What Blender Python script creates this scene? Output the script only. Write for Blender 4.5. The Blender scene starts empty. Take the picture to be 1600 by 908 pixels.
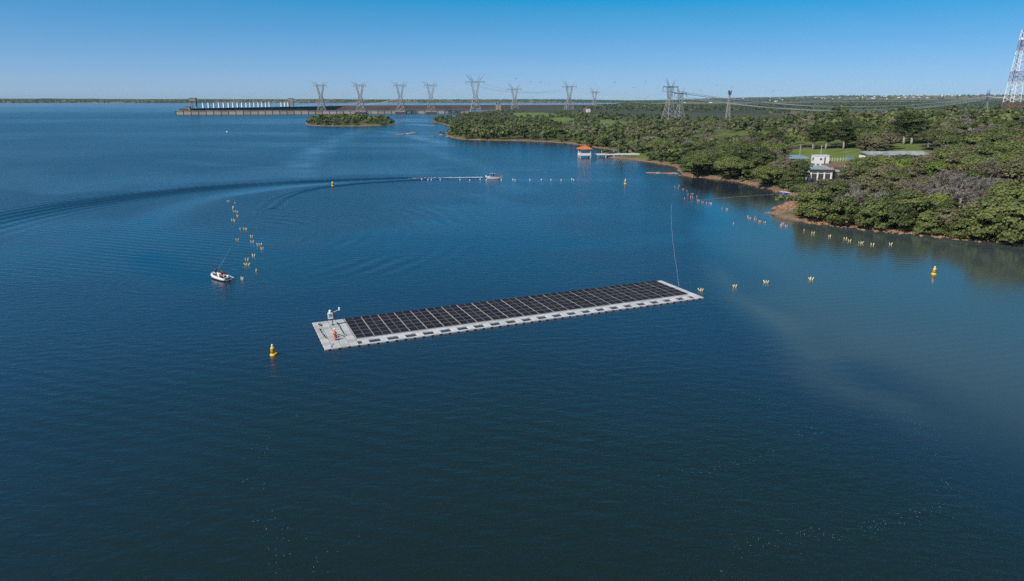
import bpy, bmesh, math, random
import numpy as np
from mathutils import Vector, Matrix

random.seed(7); rng = np.random.default_rng(7)
S = bpy.context.scene
COL = S.collection
R = math.radians

# ------------------------------------------------------------------ camera
CAM_H = 34.0; F = 1067.0; HZ = 154.5          # drone height, focal length and horizon row of the 1600x908 photograph
PITCH = math.atan((454 - HZ) / F); SP, CP = math.sin(PITCH), math.cos(PITCH)
cam = bpy.data.cameras.new('camera'); cam.sensor_width = 36.0; cam.lens = 36.0 * F / 1600.0
cam.clip_start = 0.5; cam.clip_end = 60000
co = bpy.data.objects.new('camera', cam); COL.objects.link(co)
co.location = (0, 0, CAM_H); co.rotation_euler = (math.pi / 2 - PITCH, 0, 0)
S.camera = co

# ------------------------------------------------------------------ sky, sun, exposure
SUN_EL = 43.0
SUN_AZ_X, SUN_AZ_Y = -0.75, -0.66              # the sun stands behind and to the left of the drone
W = bpy.data.worlds.new('World'); S.world = W; W.use_nodes = True
nt = W.node_tree; nt.nodes.clear()
sky = nt.nodes.new('ShaderNodeTexSky'); sky.sky_type = 'NISHITA'; sky.sun_disc = False
sky.sun_elevation = R(SUN_EL); sky.sun_rotation = math.atan2(SUN_AZ_X, SUN_AZ_Y)
sky.altitude = 0; sky.air_density = 0.4; sky.dust_density = 0.6; sky.ozone_density = 10.0
hsv = nt.nodes.new('ShaderNodeHueSaturation'); hsv.inputs['Saturation'].default_value = 1.228; hsv.inputs['Hue'].default_value = 0.505
hsv.inputs['Value'].default_value = 4.1
gm = nt.nodes.new('ShaderNodeGamma'); gm.inputs['Gamma'].default_value = 0.52
bg = nt.nodes.new('ShaderNodeBackground'); bg.inputs['Strength'].default_value = 0.14
wo = nt.nodes.new('ShaderNodeOutputWorld')
nt.links.new(sky.outputs[0], hsv.inputs['Color']); nt.links.new(hsv.outputs[0], gm.inputs['Color'])
nt.links.new(gm.outputs[0], bg.inputs['Color']); nt.links.new(bg.outputs[0], wo.inputs['Surface'])
sl = bpy.data.lights.new('sun', 'SUN'); sl.energy = 4.7; sl.angle = R(0.53); sl.color = (1.0, 0.94, 0.86)
so = bpy.data.objects.new('sun', sl); COL.objects.link(so)
_n = math.hypot(SUN_AZ_X, SUN_AZ_Y); _c = math.cos(R(SUN_EL))
sdir = Vector((SUN_AZ_X / _n * _c, SUN_AZ_Y / _n * _c, math.sin(R(SUN_EL))))
so.rotation_euler = sdir.to_track_quat('Z', 'Y').to_euler(); so.location = sdir * 300
S.view_settings.view_transform = 'Standard'; S.view_settings.look = 'None'
S.view_settings.exposure = 0.0; S.view_settings.gamma = 1.0; S.view_settings.use_curve_mapping = False
S.cycles.use_denoising = False
S.cycles.max_bounces = 6; S.cycles.volume_bounces = 0; S.cycles.transparent_max_bounces = 8
S.cycles.caustics_reflective = False; S.cycles.caustics_refractive = False

# ------------------------------------------------------------------ helpers
def P(x, y, z=0.0):
    """point of the plane at height z that the photograph shows at pixel x, y"""
    u = (x - 800) / F; v = (454 - y) / F; t = (CAM_H - z) / (SP - v * CP)
    return np.array([u * t, (CP + v * SP) * t, z])
def at_depth(x, y, Y):
    u = (x - 800) / F; v = (454 - y) / F; t = Y / (CP + v * SP)
    return np.array([u * t, Y, CAM_H + t * (-SP + v * CP)])
def proj(X, Y, Z):
    dz = Z - CAM_H; d = Y * CP - dz * SP; up = Y * SP + dz * CP
    return 800 + F * X / d, 454 - F * up / d

ORD = ['zeroth', 'first', 'second', 'third', 'fourth', 'fifth', 'sixth', 'seventh', 'eighth', 'ninth', 'tenth', 'eleventh', 'twelfth',
       'thirteenth', 'fourteenth', 'fifteenth', 'sixteenth', 'seventeenth', 'eighteenth', 'nineteenth']
TENS = {2: ('twenty', 'twentieth'), 3: ('thirty', 'thirtieth'), 4: ('forty', 'fortieth'), 5: ('fifty', 'fiftieth'), 6: ('sixty', 'sixtieth'),
        7: ('seventy', 'seventieth'), 8: ('eighty', 'eightieth'), 9: ('ninety', 'ninetieth')}
def ordinal(n):
    if n < 20: return ORD[n]
    t, o = divmod(n, 10)
    return TENS[t][1] if o == 0 else TENS[t][0] + '-' + ORD[o]

def tag(o, label, cat, group=None):
    o['label'] = label; o['category'] = cat
    if group: o['group'] = group
    return o
def thing(name, label, cat, loc=(0, 0, 0), rz=0.0, group=None):
    o = bpy.data.objects.new(name, None); COL.objects.link(o)
    o.location = [float(c) for c in loc]; o.rotation_euler = (0, 0, rz)
    return tag(o, label, cat, group)
def link(name, me, parent=None, loc=None):
    o = bpy.data.objects.new(name, me); COL.objects.link(o)
    if parent is not None: o.parent = parent
    if loc is not None: o.location = [float(c) for c in loc]
    return o
def structure(o): o['kind'] = 'structure'; return o
def stuff(o): o['kind'] = 'stuff'; return o
def copy_tree(o, parent=None):
    c = o.copy(); COL.objects.link(c); c.parent = parent
    for ch in o.children: copy_tree(ch, c)
    return c

def np_mesh(name, verts, faces, mats, mat_idx=None, smooth=False, attrs=None):
    """verts (n,3), faces (m,k) arrays"""
    me = bpy.data.meshes.new(name)
    verts = np.ascontiguousarray(verts, dtype=np.float32); faces = np.ascontiguousarray(faces, dtype=np.int32)
    n, (m, k) = len(verts), faces.shape
    me.vertices.add(n); me.vertices.foreach_set('co', verts.ravel())
    me.loops.add(m * k); me.loops.foreach_set('vertex_index', faces.ravel())
    me.polygons.add(m)
    me.polygons.foreach_set('loop_start', np.arange(0, m * k, k, dtype=np.int32))
    me.polygons.foreach_set('loop_total', np.full(m, k, dtype=np.int32))
    if mat_idx is not None: me.polygons.foreach_set('material_index', np.ascontiguousarray(mat_idx, dtype=np.int32))
    if smooth: me.polygons.foreach_set('use_smooth', np.ones(m, dtype=bool))
    for mt in (mats if isinstance(mats, (list, tuple)) else [mats]): me.materials.append(mt)
    for an, (vals, dom) in (attrs or {}).items():
        a = me.attributes.new(an, 'FLOAT', dom); a.data.foreach_set('value', np.ascontiguousarray(vals, dtype=np.float32))
    me.update(calc_edges=True)
    return me

class MB:
    """collects polygons for one mesh object"""
    def __init__(s): s.v = []; s.f = []; s.m = []
    def add(s, verts, faces, mi=0):
        b = len(s.v); s.v += [tuple(map(float, p)) for p in verts]
        s.f += [tuple(i + b for i in f) for f in faces]; s.m += [mi] * len(faces); return s
    def box(s, c, size, mi=0, rz=0.0, taper=1.0, rx=0.0):
        hx, hy, hz = size[0] / 2, size[1] / 2, size[2] / 2
        M = Matrix.Rotation(rz, 3, 'Z') @ Matrix.Rotation(rx, 3, 'X')
        vs = []
        for dz in (-1, 1):
            t = taper if dz > 0 else 1
            for dx, dy in ((-1, -1), (1, -1), (1, 1), (-1, 1)):
                q = M @ Vector((dx * hx * t, dy * hy * t, dz * hz)); vs.append((q.x + c[0], q.y + c[1], q.z + c[2]))
        return s.add(vs, [(3, 2, 1, 0), (4, 5, 6, 7), (0, 1, 5, 4), (1, 2, 6, 5), (2, 3, 7, 6), (3, 0, 4, 7)], mi)
    def bevbox(s, c, size, b=0.04, mi=0, rz=0.0):
        """box with chamfered upper edges"""
        hx, hy, hz = size[0] / 2, size[1] / 2, size[2] / 2; cz, sz = math.cos(rz), math.sin(rz); vs = []
        for (ix, z) in ((0, -hz), (0, hz - b), (b, hz)):
            for dx, dy in ((-1, -1), (1, -1), (1, 1), (-1, 1)):
                x, y = dx * (hx - ix), dy * (hy - ix); vs.append((c[0] + x * cz - y * sz, c[1] + x * sz + y * cz, c[2] + z))
        fs = [(3, 2, 1, 0), (8, 9, 10, 11)]
        for a in (0, 4):
            for i in range(4): j = (i + 1) % 4; fs.append((a + i, a + j, a + 4 + j, a + 4 + i))
        return s.add(vs, fs, mi)
    def bar(s, p, q, t, mi=0, t2=None):
        p = Vector(p); q = Vector(q); d = q - p
        if d.length < 1e-6: return s
        d.normalize(); a = d.orthogonal().normalized(); b = d.cross(a); t2 = t if t2 is None else t2
        vs = [p + (a * i + b * j) * t / 2 for i, j in ((-1, -1), (1, -1), (1, 1), (-1, 1))] + \
             [q + (a * i + b * j) * t2 / 2 for i, j in ((-1, -1), (1, -1), (1, 1), (-1, 1))]
        return s.add(vs, [(3, 2, 1, 0), (4, 5, 6, 7), (0, 1, 5, 4), (1, 2, 6, 5), (2, 3, 7, 6), (3, 0, 4, 7)], mi)
    def tube(s, pts, rad, n=8, mi=0, cap=True):
        pts = [Vector(p) for p in pts]; k = len(pts)
        rad = rad if isinstance(rad, (list, tuple)) else [rad] * k
        vs = []; a = None
        for i, p in enumerate(pts):
            d = (pts[min(i + 1, k - 1)] - pts[max(i - 1, 0)]).normalized()
            if a is None: a = d.orthogonal().normalized()
            a = (a - d * a.dot(d)); a = a.normalized() if a.length > 1e-6 else d.orthogonal().normalized()
            b = d.cross(a)
            for j in range(n):
                t = 2 * math.pi * j / n; vs.append(p + (a * math.cos(t) + b * math.sin(t)) * rad[i])
        fs = [(i * n + j, i * n + (j + 1) % n, (i + 1) * n + (j + 1) % n, (i + 1) * n + j) for i in range(k - 1) for j in range(n)]
        if cap: fs += [tuple(range(n))[::-1], tuple(range((k - 1) * n, k * n))]
        return s.add(vs, fs, mi)
    def lathe(s, prof, n=16, c=(0, 0, 0), mi=0, axis='Z'):
        vs = []
        for r, z in prof:
            for j in range(n):
                t = 2 * math.pi * j / n; x, y = r * math.cos(t), r * math.sin(t)
                q = (x, y, z) if axis == 'Z' else ((z, x, y) if axis == 'X' else (x, z, y))
                vs.append((q[0] + c[0], q[1] + c[1], q[2] + c[2]))
        k = len(prof)
        fs = [(i * n + j, i * n + (j + 1) % n, (i + 1) * n + (j + 1) % n, (i + 1) * n + j) for i in range(k - 1) for j in range(n)]
        fs += [tuple(range(n))[::-1], tuple(range((k - 1) * n, k * n))]
        return s.add(vs, fs, mi)
    def mesh(s, name, mats, smooth=False):
        me = bpy.data.meshes.new(name); me.from_pydata(s.v, [], s.f)
        for mt in (mats if isinstance(mats, (list, tuple)) else [mats]): me.materials.append(mt)
        me.polygons.foreach_set('material_index', np.array(s.m, dtype=np.int32))
        if smooth: me.polygons.foreach_set('use_smooth', np.ones(len(s.f), dtype=bool))
        me.update(); return me
    def build(s, name, mats, parent=None, smooth=False, loc=None):
        return link(name, s.mesh(name, mats, smooth), parent, loc)

# ------------------------------------------------------------------ materials
MAT = {}
def pr(name, col, rough=0.7, spec=0.5, metal=0.0, var=0.0, scale=3.0, bump=0.0, bscale=20.0):
    """principled material with a little procedural tone variation and relief"""
    m = bpy.data.materials.new(name); m.use_nodes = True; t = m.node_tree; b = t.nodes['Principled BSDF']
    b.inputs['Base Color'].default_value = (*col, 1); b.inputs['Roughness'].default_value = rough
    b.inputs['Specular IOR Level'].default_value = spec; b.inputs['Metallic'].default_value = metal
    if var or bump: tc = t.nodes.new('ShaderNodeTexCoord')
    if var:
        n = t.nodes.new('ShaderNodeTexNoise'); n.inputs['Scale'].default_value = scale; n.inputs['Detail'].default_value = 5
        t.links.new(tc.outputs['Object'], n.inputs['Vector'])
        oi = t.nodes.new('ShaderNodeObjectInfo')
        ad = t.nodes.new('ShaderNodeMath'); ad.operation = 'MULTIPLY_ADD'; ad.inputs[1].default_value = 0.5
        t.links.new(oi.outputs['Random'], ad.inputs[0]); t.links.new(n.outputs[0], ad.inputs[2])
        r = t.nodes.new('ShaderNodeMapRange'); r.inputs['From Min'].default_value = 0.4; r.inputs['From Max'].default_value = 1.1
        r.inputs['To Min'].default_value = 1 - var; r.inputs['To Max'].default_value = 1 + var
        t.links.new(ad.outputs[0], r.inputs['Value'])
        mx = t.nodes.new('ShaderNodeMix'); mx.data_type = 'RGBA'; mx.blend_type = 'MULTIPLY'; mx.inputs['Factor'].default_value = 1
        mx.inputs[6].default_value = (*col, 1); t.links.new(r.outputs[0], mx.inputs[7]); t.links.new(mx.outputs[2], b.inputs['Base Color'])
    if bump:
        n2 = t.nodes.new('ShaderNodeTexNoise'); n2.inputs['Scale'].default_value = bscale; n2.inputs['Detail'].default_value = 4
        t.links.new(tc.outputs['Object'], n2.inputs['Vector'])
        bp = t.nodes.new('ShaderNodeBump'); bp.inputs['Strength'].default_value = bump; bp.inputs['Distance'].default_value = 0.05
        t.links.new(n2.outputs[0], bp.inputs['Height']); t.links.new(bp.outputs[0], b.inputs['Normal'])
    MAT[name] = m; return m
M = lambda k: MAT[k]
pr('float_white', (.52, .51, .49), .6, .3, var=.16, scale=1.2, bump=.15)
pr('float_grey', (.44, .425, .40), .65, .3, var=.22, scale=1.5, bump=.15)
pr('float_dull', (.38, .36, .335), .7, .25, var=.3, scale=2)
pr('panel_glass', (.024, .018, .021), .55, .07, var=.3, scale=.6)
pr('panel_cellline', (.03, .028, .034), .45, .2)
pr('aluminium', (.34, .33, .32), .45, .5, .6, var=.1)
pr('black_rubber', (.012, .012, .013), .7, .3)
pr('buoy_yellow', (.78, .47, .015), .45, .4, var=.08)
pr('buoy_orange', (.62, .22, .03), .5, .4)
pr('float_yellow', (.62, .52, .27), .5, .4, var=.15)
pr('float_pink', (.60, .30, .23), .5, .4, var=.2)
pr('white_paint', (.78, .78, .76), .5, .4, var=.08)
pr('off_white', (.66, .64, .59), .65, .3, var=.15)
pr('red_paint', (.29, .090, .072), .55, .4, var=.1)
pr('hivis_orange', (.75, .13, .02), .7, .2)
pr('trousers', (.035, .04, .06), .85, .2)
pr('skin', (.32, .17, .10), .6, .3)
pr('hair', (.02, .015, .012), .7, .3)
pr('tube_white', (.62, .62, .62), .45, .4, var=.06)
pr('dark_grey', (.05, .05, .055), .6, .4)
pr('glass_dark', (.03, .045, .06), .12, .5)
pr('concrete', (.42, .35, .27), .85, .2, var=.25, scale=.05, bump=.2, bscale=.8)
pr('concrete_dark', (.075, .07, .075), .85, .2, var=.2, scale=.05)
pr('dam_wall', (.05, .055, .075), .85, .2, var=.25, scale=.04)
pr('rockfill', (.075, .055, .052), .9, .1, var=.35, scale=.02, bump=.4, bscale=.2)
pr('steel', (.30, .30, .29), .6, .4, .2)
pr('wire', (.62, .60, .57), .5, .4)
pr('orange_tile', (.58, .16, .045), .75, .2, var=.2, scale=1.0, bump=.3, bscale=6)
pr('grey_roof', (.30, .31, .31), .7, .3, var=.3, scale=.5, bump=.2, bscale=4)
pr('blue_roof', (.20, .26, .30), .6, .3, var=.12)
pr('boat_blue', (.03, .08, .42), .4, .5)
pr('pole', (.36, .33, .28), .8, .2, var=.15)
pr('rock', (.30, .17, .105), .9, .15, var=.35, scale=.8, bump=.5, bscale=3)
pr('rock_grey', (.33, .29, .25), .9, .15, var=.35, scale=.5, bump=.5, bscale=3)
pr('rope', (.72, .70, .66), .8, .2)
pr('foam', (.80, .82, .82), .7, .2)
pr('bird', (.03, .03, .03), .8, .2)
pr('insulator', (.10, .11, .11), .4, .5)

# ------------------------------------------------------------------ curves and noise used by the water and the land
def smooth(a, b, x): t = np.clip((x - a) / (b - a), 0, 1); return t * t * (3 - 2 * t)
def px_curve(pts, n=80):
    w = np.array([P(x, y)[:2] for x, y in pts]); d = np.r_[0, np.cumsum(np.hypot(*np.diff(w, axis=0).T))]
    s = np.linspace(0, d[-1], n); c = np.c_[np.interp(s, d, w[:, 0]), np.interp(s, d, w[:, 1])]
    for _ in range(6): c[1:-1] = (c[:-2] + 2 * c[1:-1] + c[2:]) / 4
    return c
def curve_dist(c, X, Y):
    """signed distance to a polyline (+ on its left) and the arc length of the foot point"""
    best = np.full(X.shape, 1e9); sg = np.zeros(X.shape); sa = np.zeros(X.shape); acc = 0.0
    for (ax, ay), (bx, by) in zip(c[:-1], c[1:]):
        dx, dy = bx - ax, by - ay; L2 = dx * dx + dy * dy; L = math.sqrt(L2)
        t = np.clip(((X - ax) * dx + (Y - ay) * dy) / L2, 0, 1)
        ex, ey = X - ax - t * dx, Y - ay - t * dy; d = np.hypot(ex, ey); k = d < best
        best = np.where(k, d, best); sg = np.where(k, np.sign(dx * ey - dy * ex), sg); sa = np.where(k, acc + t * L, sa); acc += L
    return best * np.where(sg == 0, 1, sg), sa
def vnoise(X, Y, scale, seed=0):
    """smooth value noise, 0..1"""
    x, y = X / scale, Y / scale; xi, yi = np.floor(x), np.floor(y); fx, fy = x - xi, y - yi
    fx = fx * fx * (3 - 2 * fx); fy = fy * fy * (3 - 2 * fy)
    def h(a, b): q = np.sin(a * 127.1 + b * 311.7 + seed * 74.7) * 43758.5453; return q - np.floor(q)
    return (h(xi, yi) * (1 - fx) + h(xi + 1, yi) * fx) * (1 - fy) + (h(xi, yi + 1) * (1 - fx) + h(xi + 1, yi + 1) * fx) * fy
def fbm(X, Y, scale, seed=0, o=4):
    r = 0; a = .5; t = 0
    for i in range(o): r = r + a * vnoise(X, Y, scale / 2 ** i, seed + i * 3); t += a; a *= .5
    return r / t
def poly_sd(poly, X, Y):
    """signed distance, + inside the polygon"""
    best = np.full(X.shape, 1e12); inside = np.zeros(X.shape, bool); n = len(poly)
    for i in range(n):
        ax, ay = poly[i]; bx, by = poly[(i + 1) % n]; dx, dy = bx - ax, by - ay
        t = np.clip(((X - ax) * dx + (Y - ay) * dy) / (dx * dx + dy * dy + 1e-9), 0, 1)
        best = np.minimum(best, (X - ax - t * dx) ** 2 + (Y - ay - t * dy) ** 2)
        c = ((ay > Y) != (by > Y)); xx = (bx - ax) * (Y - ay) / ((by - ay) if by != ay else 1e-9) + ax
        inside ^= c & (X < xx)
    return np.sqrt(best) * np.where(inside, 1, -1)

# ------------------------------------------------------------------ water
WAKE_OUT = px_curve([(758, 278.0), (700, 277.6), (620, 278.4), (540, 281.5), (450, 285.5), (370, 290.5), (290, 297.5), (200, 308), (100, 322), (0, 341), (-120, 368), (-240, 400)], 140)
WAKE_IN = px_curve([(758, 278.6), (690, 280), (620, 283), (560, 287), (500, 293.5), (465, 301), (440, 311), (425, 325)], 90)
TRACK = px_curve([(758, 278), (640, 279.5), (560, 283), (480, 289), (400, 297), (330, 308), (280, 322), (240, 342), (222, 368), (228, 396), (262, 420), (320, 436)], 120)
RIPPLE_C = P(330, 372)[:2]                     # centre of the ring waves thrown inward by the turning boat
CALM_EDGE = px_curve([(1030, 190), (1060, 290), (1085, 400), (1120, 470), (1180, 535), (1260, 572), (1350, 612), (1430, 655), (1480, 705), (1530, 770), (1620, 860), (1800, 1000)], 120)
SLICKS = [(px_curve([(640, 186), (575, 200), (515, 222), (478, 250), (462, 275)], 40), 11, .7), (px_curve([(600, 205), (660, 216), (700, 226)], 20), 9, .75), (px_curve([(560, 196), (640, 194), (690, 197)], 20), 14, .7),
          (px_curve([(690, 345), (760, 372), (850, 385), (960, 380), (1050, 372)], 40), 7, .55), (px_curve([(740, 305), (800, 318), (830, 340)], 20), 6, .45), (px_curve([(265, 250), (300, 254), (345, 258)], 20), 9, .6), (px_curve([(640, 225), (760, 262), (800, 300)], 30), 8, .4), (px_curve([(250, 395), (330, 415), (360, 428)], 20), 5, .5)]
def water_fields(X, Y):
    rr = np.hypot(X, Y)
    z = np.zeros_like(X)
    d, s = curve_dist(WAKE_OUT, X, Y)              # outer arm: several parallel crests that spread with age
    w = 1.3 + .058 * s; lam = 2.1 + .016 * s; amp = .25 * np.exp(-s / 520) * smooth(4, 40, s) * (.45 + 1.0 * vnoise(s, d * .0, 23, 91))
    z += amp * np.cos(2 * math.pi * d / lam) * np.exp(-(d / w) ** 2)
    d2, s2 = curve_dist(WAKE_IN, X, Y)
    w = 1.0 + .022 * s2; lam = 2.2 + .018 * s2; amp = .32 * np.exp(-s2 / 190) * smooth(4, 40, s2)
    z += amp * np.cos(2 * math.pi * d2 / lam) * np.exp(-(d2 / w) ** 2)
    rc = np.hypot(X - RIPPLE_C[0], (Y - RIPPLE_C[1]) * .8)    # ring waves to the right of the marker line
    ang = np.arctan2(Y - RIPPLE_C[1], X - RIPPLE_C[0])
    m = np.exp(-((rc - 52) / 21) ** 2) * smooth(-.95, -.45, ang) * (1 - smooth(.75, 1.25, ang))
    z += .045 * m * smooth(.2, .8, vnoise(X, Y, 14, 61)) * np.cos(2 * math.pi * rc / 4.6 + 9.0 * fbm(X, Y, 34, 5))
    m = np.exp(-((rc - 30) / 14) ** 2) * smooth(.2, .6, ang) * (1 - smooth(1.2, 1.6, ang))
    z += .045 * m * smooth(.2, .8, vnoise(X, Y, 12, 62)) * np.cos(2 * math.pi * rc / 4.0 + 7.0 * fbm(X, Y, 24, 6))
    bx, by = P(345, 440)[:2]                        # little bow rings left of the inflatable
    r2 = np.hypot(X - bx + 9, Y - by - 1); m = np.exp(-((r2 - 9) / 6) ** 2) * (X < bx + 2)
    z += .018 * m * np.cos(2 * math.pi * r2 / 1.9)
    q1 = (X * .34 + Y * .94); q2 = (X * -.22 + Y * .975)     # slow wind swell
    z += .018 * np.sin(2 * math.pi * q1 / 2.6 + 5 * fbm(X, Y, 22, 2)) * smooth(.35, .75, vnoise(X, Y, 38, 9))
    z += .016 * np.sin(2 * math.pi * q2 / 1.9 + 5 * fbm(X, Y, 17, 4)) * smooth(.35, .75, vnoise(X, Y, 31, 19))
    z *= 1 - smooth(420, 700, rr)
    # calm water: mirrors the pale low sky; the boat's slick, wind lanes, the sheltered right side
    dt, st = curve_dist(TRACK, X, Y)
    slick = np.exp(-(dt / (3 + .022 * st)) ** 2) * smooth(25, 90, st)
    calm = .95 * np.exp(-(dt / (3 + .022 * st)) ** 2) * smooth(25, 90, st) * (.55 + .9 * (vnoise(X, Y, 16, 12) - .2))
    de, se = curve_dist(CALM_EDGE, X, Y)
    wob = (fbm(X, Y, 26, 8) - .5) * 26
    calm = np.maximum(calm, .95 * smooth(-2, 9 , de + wob * .35) * (.65 + .45 * fbm(X, Y, 34, 23)))
    for pts_, wd_, st_ in SLICKS:
        ds, ss_ = curve_dist(pts_, X, Y); calm = np.maximum(calm, st_ * np.exp(-(np.abs(ds + wob * .4) / wd_) ** 2.5) * (.35 + .9 * vnoise(X, Y, 13, 55)))
    patch = smooth(.52, .66, fbm(X * .7 + 9, Y, 55, 37)) * smooth(90, 150, rr) * smooth(520, 300, rr)
    calm = np.maximum(calm, .45 * patch)
    lanes = smooth(.60, .74, fbm(X * .32 + Y * .15, Y, 60, 31)) * smooth(150, 320, rr)
    calm = np.maximum(calm, .35 * lanes)
    far = smooth(.56, .68, fbm(X * .25, Y * .55, 160, 41)) * smooth(420, 640, rr)
    calm = np.maximum(calm, .45 * far)
    calm = np.maximum(calm, .8 * smooth(2300, 4500, rr) * (.4 + .6 * smooth(.4, .6, vnoise(X * .1, Y, 500, 3))))
    silt = .75 * np.exp(-(np.abs(de - 2 - wob * .45) / 3.6) ** 1.6) * smooth(155, 125, Y) * smooth(55, 80, Y) * (.25 + .9 * fbm(X * .8 + Y * .6, Y * .8 - X * .6, 9, 77)) + .88 * smooth(-1, 17, de + wob * .45) * smooth(330, 150, rr) * smooth(60, 110, rr)
    silt = silt + .8 * np.clip(1 - SHORE_D(X, Y) / 9.0, 0, 1) * smooth(520, 300, rr)
    open_w = smooth(150, 330, rr) * smooth(.05, -.25, X / np.maximum(Y, 1)) * smooth(3000, 1500, rr)      # the open left reach is windier
    calm = np.clip(calm, 0, 1) * (1 - .6 * smooth(-.25, -.5, X / np.maximum(Y, 1)) * smooth(300, 420, rr)) - .5 * open_w * (1 - slick) * (.6 + .5 * fbm(X, Y, 80, 44))
    near_g = smooth(108, 52, rr + (fbm(X, Y, 24, 66) - .5) * 30)                   # greener below the drone, where the painted sky-reflection blue fades out
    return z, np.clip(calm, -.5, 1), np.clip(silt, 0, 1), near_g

# ------------------------------------------------------------------ land: outlines read from the shore, heights rise inland
SHORE = [(1900, 412), (1750, 396), (1660, 387), (1600, 381.5), (1560, 377.5), (1500, 372), (1440, 366), (1380, 360), (1330, 354), (1290, 349.5), (1262, 347), (1240, 344), (1222, 339),
         (1212, 332), (1216, 324), (1230, 318), (1245, 312), (1243, 307), (1230, 302), (1207, 297), (1180, 289.5), (1150, 283.5), (1110, 278.5), (1082, 275.5), (1064, 273.5),
         (1062, 268), (1054, 260), (1035, 256.5), (1005, 252), (985, 249.5), (962, 247), (944, 246), (950, 244), (982, 241.5), (990, 239), (965, 236), (935, 231.5), (905, 226.5), (880, 223.5), (850, 221.5),
         (800, 220), (760, 219.3), (722, 218.5), (705, 215), (697, 211), (706, 205), (708, 200), (700, 196.5), (688, 193.5), (677, 190.5), (674, 187.5), (682, 185), (705, 183.5), (735, 182.5),
         (752, 180.5), (745, 178.4), (730, 176.8), (740, 174.8), (775, 172)]
LAND = [tuple(P(x, y)[:2]) for x, y in SHORE] + [(60, 2420), (330, 3300), (620, 4400), (900, 6000), (1300, 8000), (2500, 15000), (16000, 15000), (16000, 200)]
ISLE = [tuple(P(x, y)[:2]) for x, y in [(476, 194.5), (484, 196.6), (505, 197.3), (540, 197.6), (575, 197.3), (600, 196.6), (615, 195.6), (619, 194.3), (610, 191.5), (590, 188.5), (560, 186.8), (520, 186.8), (495, 188.5), (480, 191.5)]]
FARSHORE = [(-16000, 6000), (-6000, 5900), (-3600, 6100), (-2600, 5800), (-1500, 6000), (-700, 6300), (200, 6000), (900, 6300), (1500, 7400), (2500, 15000), (-16000, 15000)]
def SHORE_D(X, Y): return -poly_sd(LAND[:60], X, Y)          # distance offshore of the near bank (approximate beyond it)
def ground(X, Y):
    """land height; negative offshore"""
    X = np.asarray(X, float); Y = np.asarray(Y, float); rr = np.hypot(X, Y)
    wob = (fbm(X, Y, 9, 3) - .5) * 3.0 + (fbm(X, Y, 2.6, 13, 2) - .5) * 1.2
    d = poly_sd(LAND, X, Y) + wob * smooth(1500, 500, rr)
    near = 1 - smooth(760, 1400, rr)
    rise = (5 + 13 * smooth(.22, .60, X / np.maximum(Y, 1))) * (1 - np.exp(-np.maximum(d - 3, 0) / 150))
    farz = .8 * smooth(0, 60, d) + 8 * smooth(.35, .75, fbm(X, Y, 620, 6)) * smooth(0, 60, d)
    hill = smooth(2300, 8600, rr) * (30 + 34 * smooth(0, 3000, X)) * (.6 + .75 * fbm(X, Y, 1600, 16))
    pen = smooth(260, 60, X) * smooth(380, 600, rr)            # the far wooded point stays lower
    z = np.minimum(d * .30, .9) + rise * near * (1 - .15 * pen) + farz * (1 - near) * 1.0 + hill * smooth(0, 2600, d)
    z += (fbm(X, Y, 14, 21) - .5) * 1.0 * smooth(2, 12, d) * smooth(2500, 800, rr)
    z = np.where(d < 0, np.maximum(d * .35, -2.0), z)
    di = poly_sd(ISLE, X, Y) + wob * .8
    z = np.maximum(z, np.where(di > 0, np.minimum(di * .18, .9) + 3.2 * (1 - np.exp(-np.maximum(di - 3, 0) / 14)), np.maximum(di * .35, -2.0)))
    df = poly_sd(FARSHORE, X, Y) + (fbm(X, Y, 600, 9) - .5) * 500
    zf = np.minimum(df * .03, 7) + 13 * smooth(100, 1200, df) * (.5 + fbm(X, Y, 1300, 2)) + 44 * smooth(3200, 6500, df) * (.45 + .9 * fbm(X, Y, 2600, 8))
    z = np.maximum(z, np.where(df > 0, zf, -2.0))
    bank = np.exp(-((np.hypot((X - MOUND[0]) * .8, Y - MOUND[1])) / 6.0) ** 2)   # the bare rocky point
    return z + 2.4 * bank * (d > -1)
MOUND = P(1236, 334)[:2]
def G(x, y):
    """where the ray through pixel x, y meets the land"""
    u = (x - 800) / F; v = (454 - y) / F
    t = np.r_[np.arange(100, 1200, .7), np.arange(1200, 6000, 6.0)]
    X, Y, Z = u * t, (CP + v * SP) * t, CAM_H + t * (-SP + v * CP)
    g = np.maximum(ground(X, Y), 0); k = np.argmax(Z <= g)
    return np.array([X[k], Y[k], g[k]])

def polar(a0, a1, na, radii):
    th = np.linspace(R(a0), R(a1), na); A, RR = np.meshgrid(th, radii)
    X, Y = RR * np.sin(A), RR * np.cos(A)
    i = np.arange(len(radii) - 1)[:, None] * na + np.arange(na - 1)[None, :]
    f = np.stack([i, i + na, i + na + 1, i + 1], -1).reshape(-1, 4)[:, ::-1]
    return X.ravel(), Y.ravel(), f
def radii_from(r0, segs):
    r = [r0]
    for r1, step, k in segs:
        while r[-1] < r1: r.append(r[-1] + max(step, r[-1] * k))
    return np.array(r)

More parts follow.
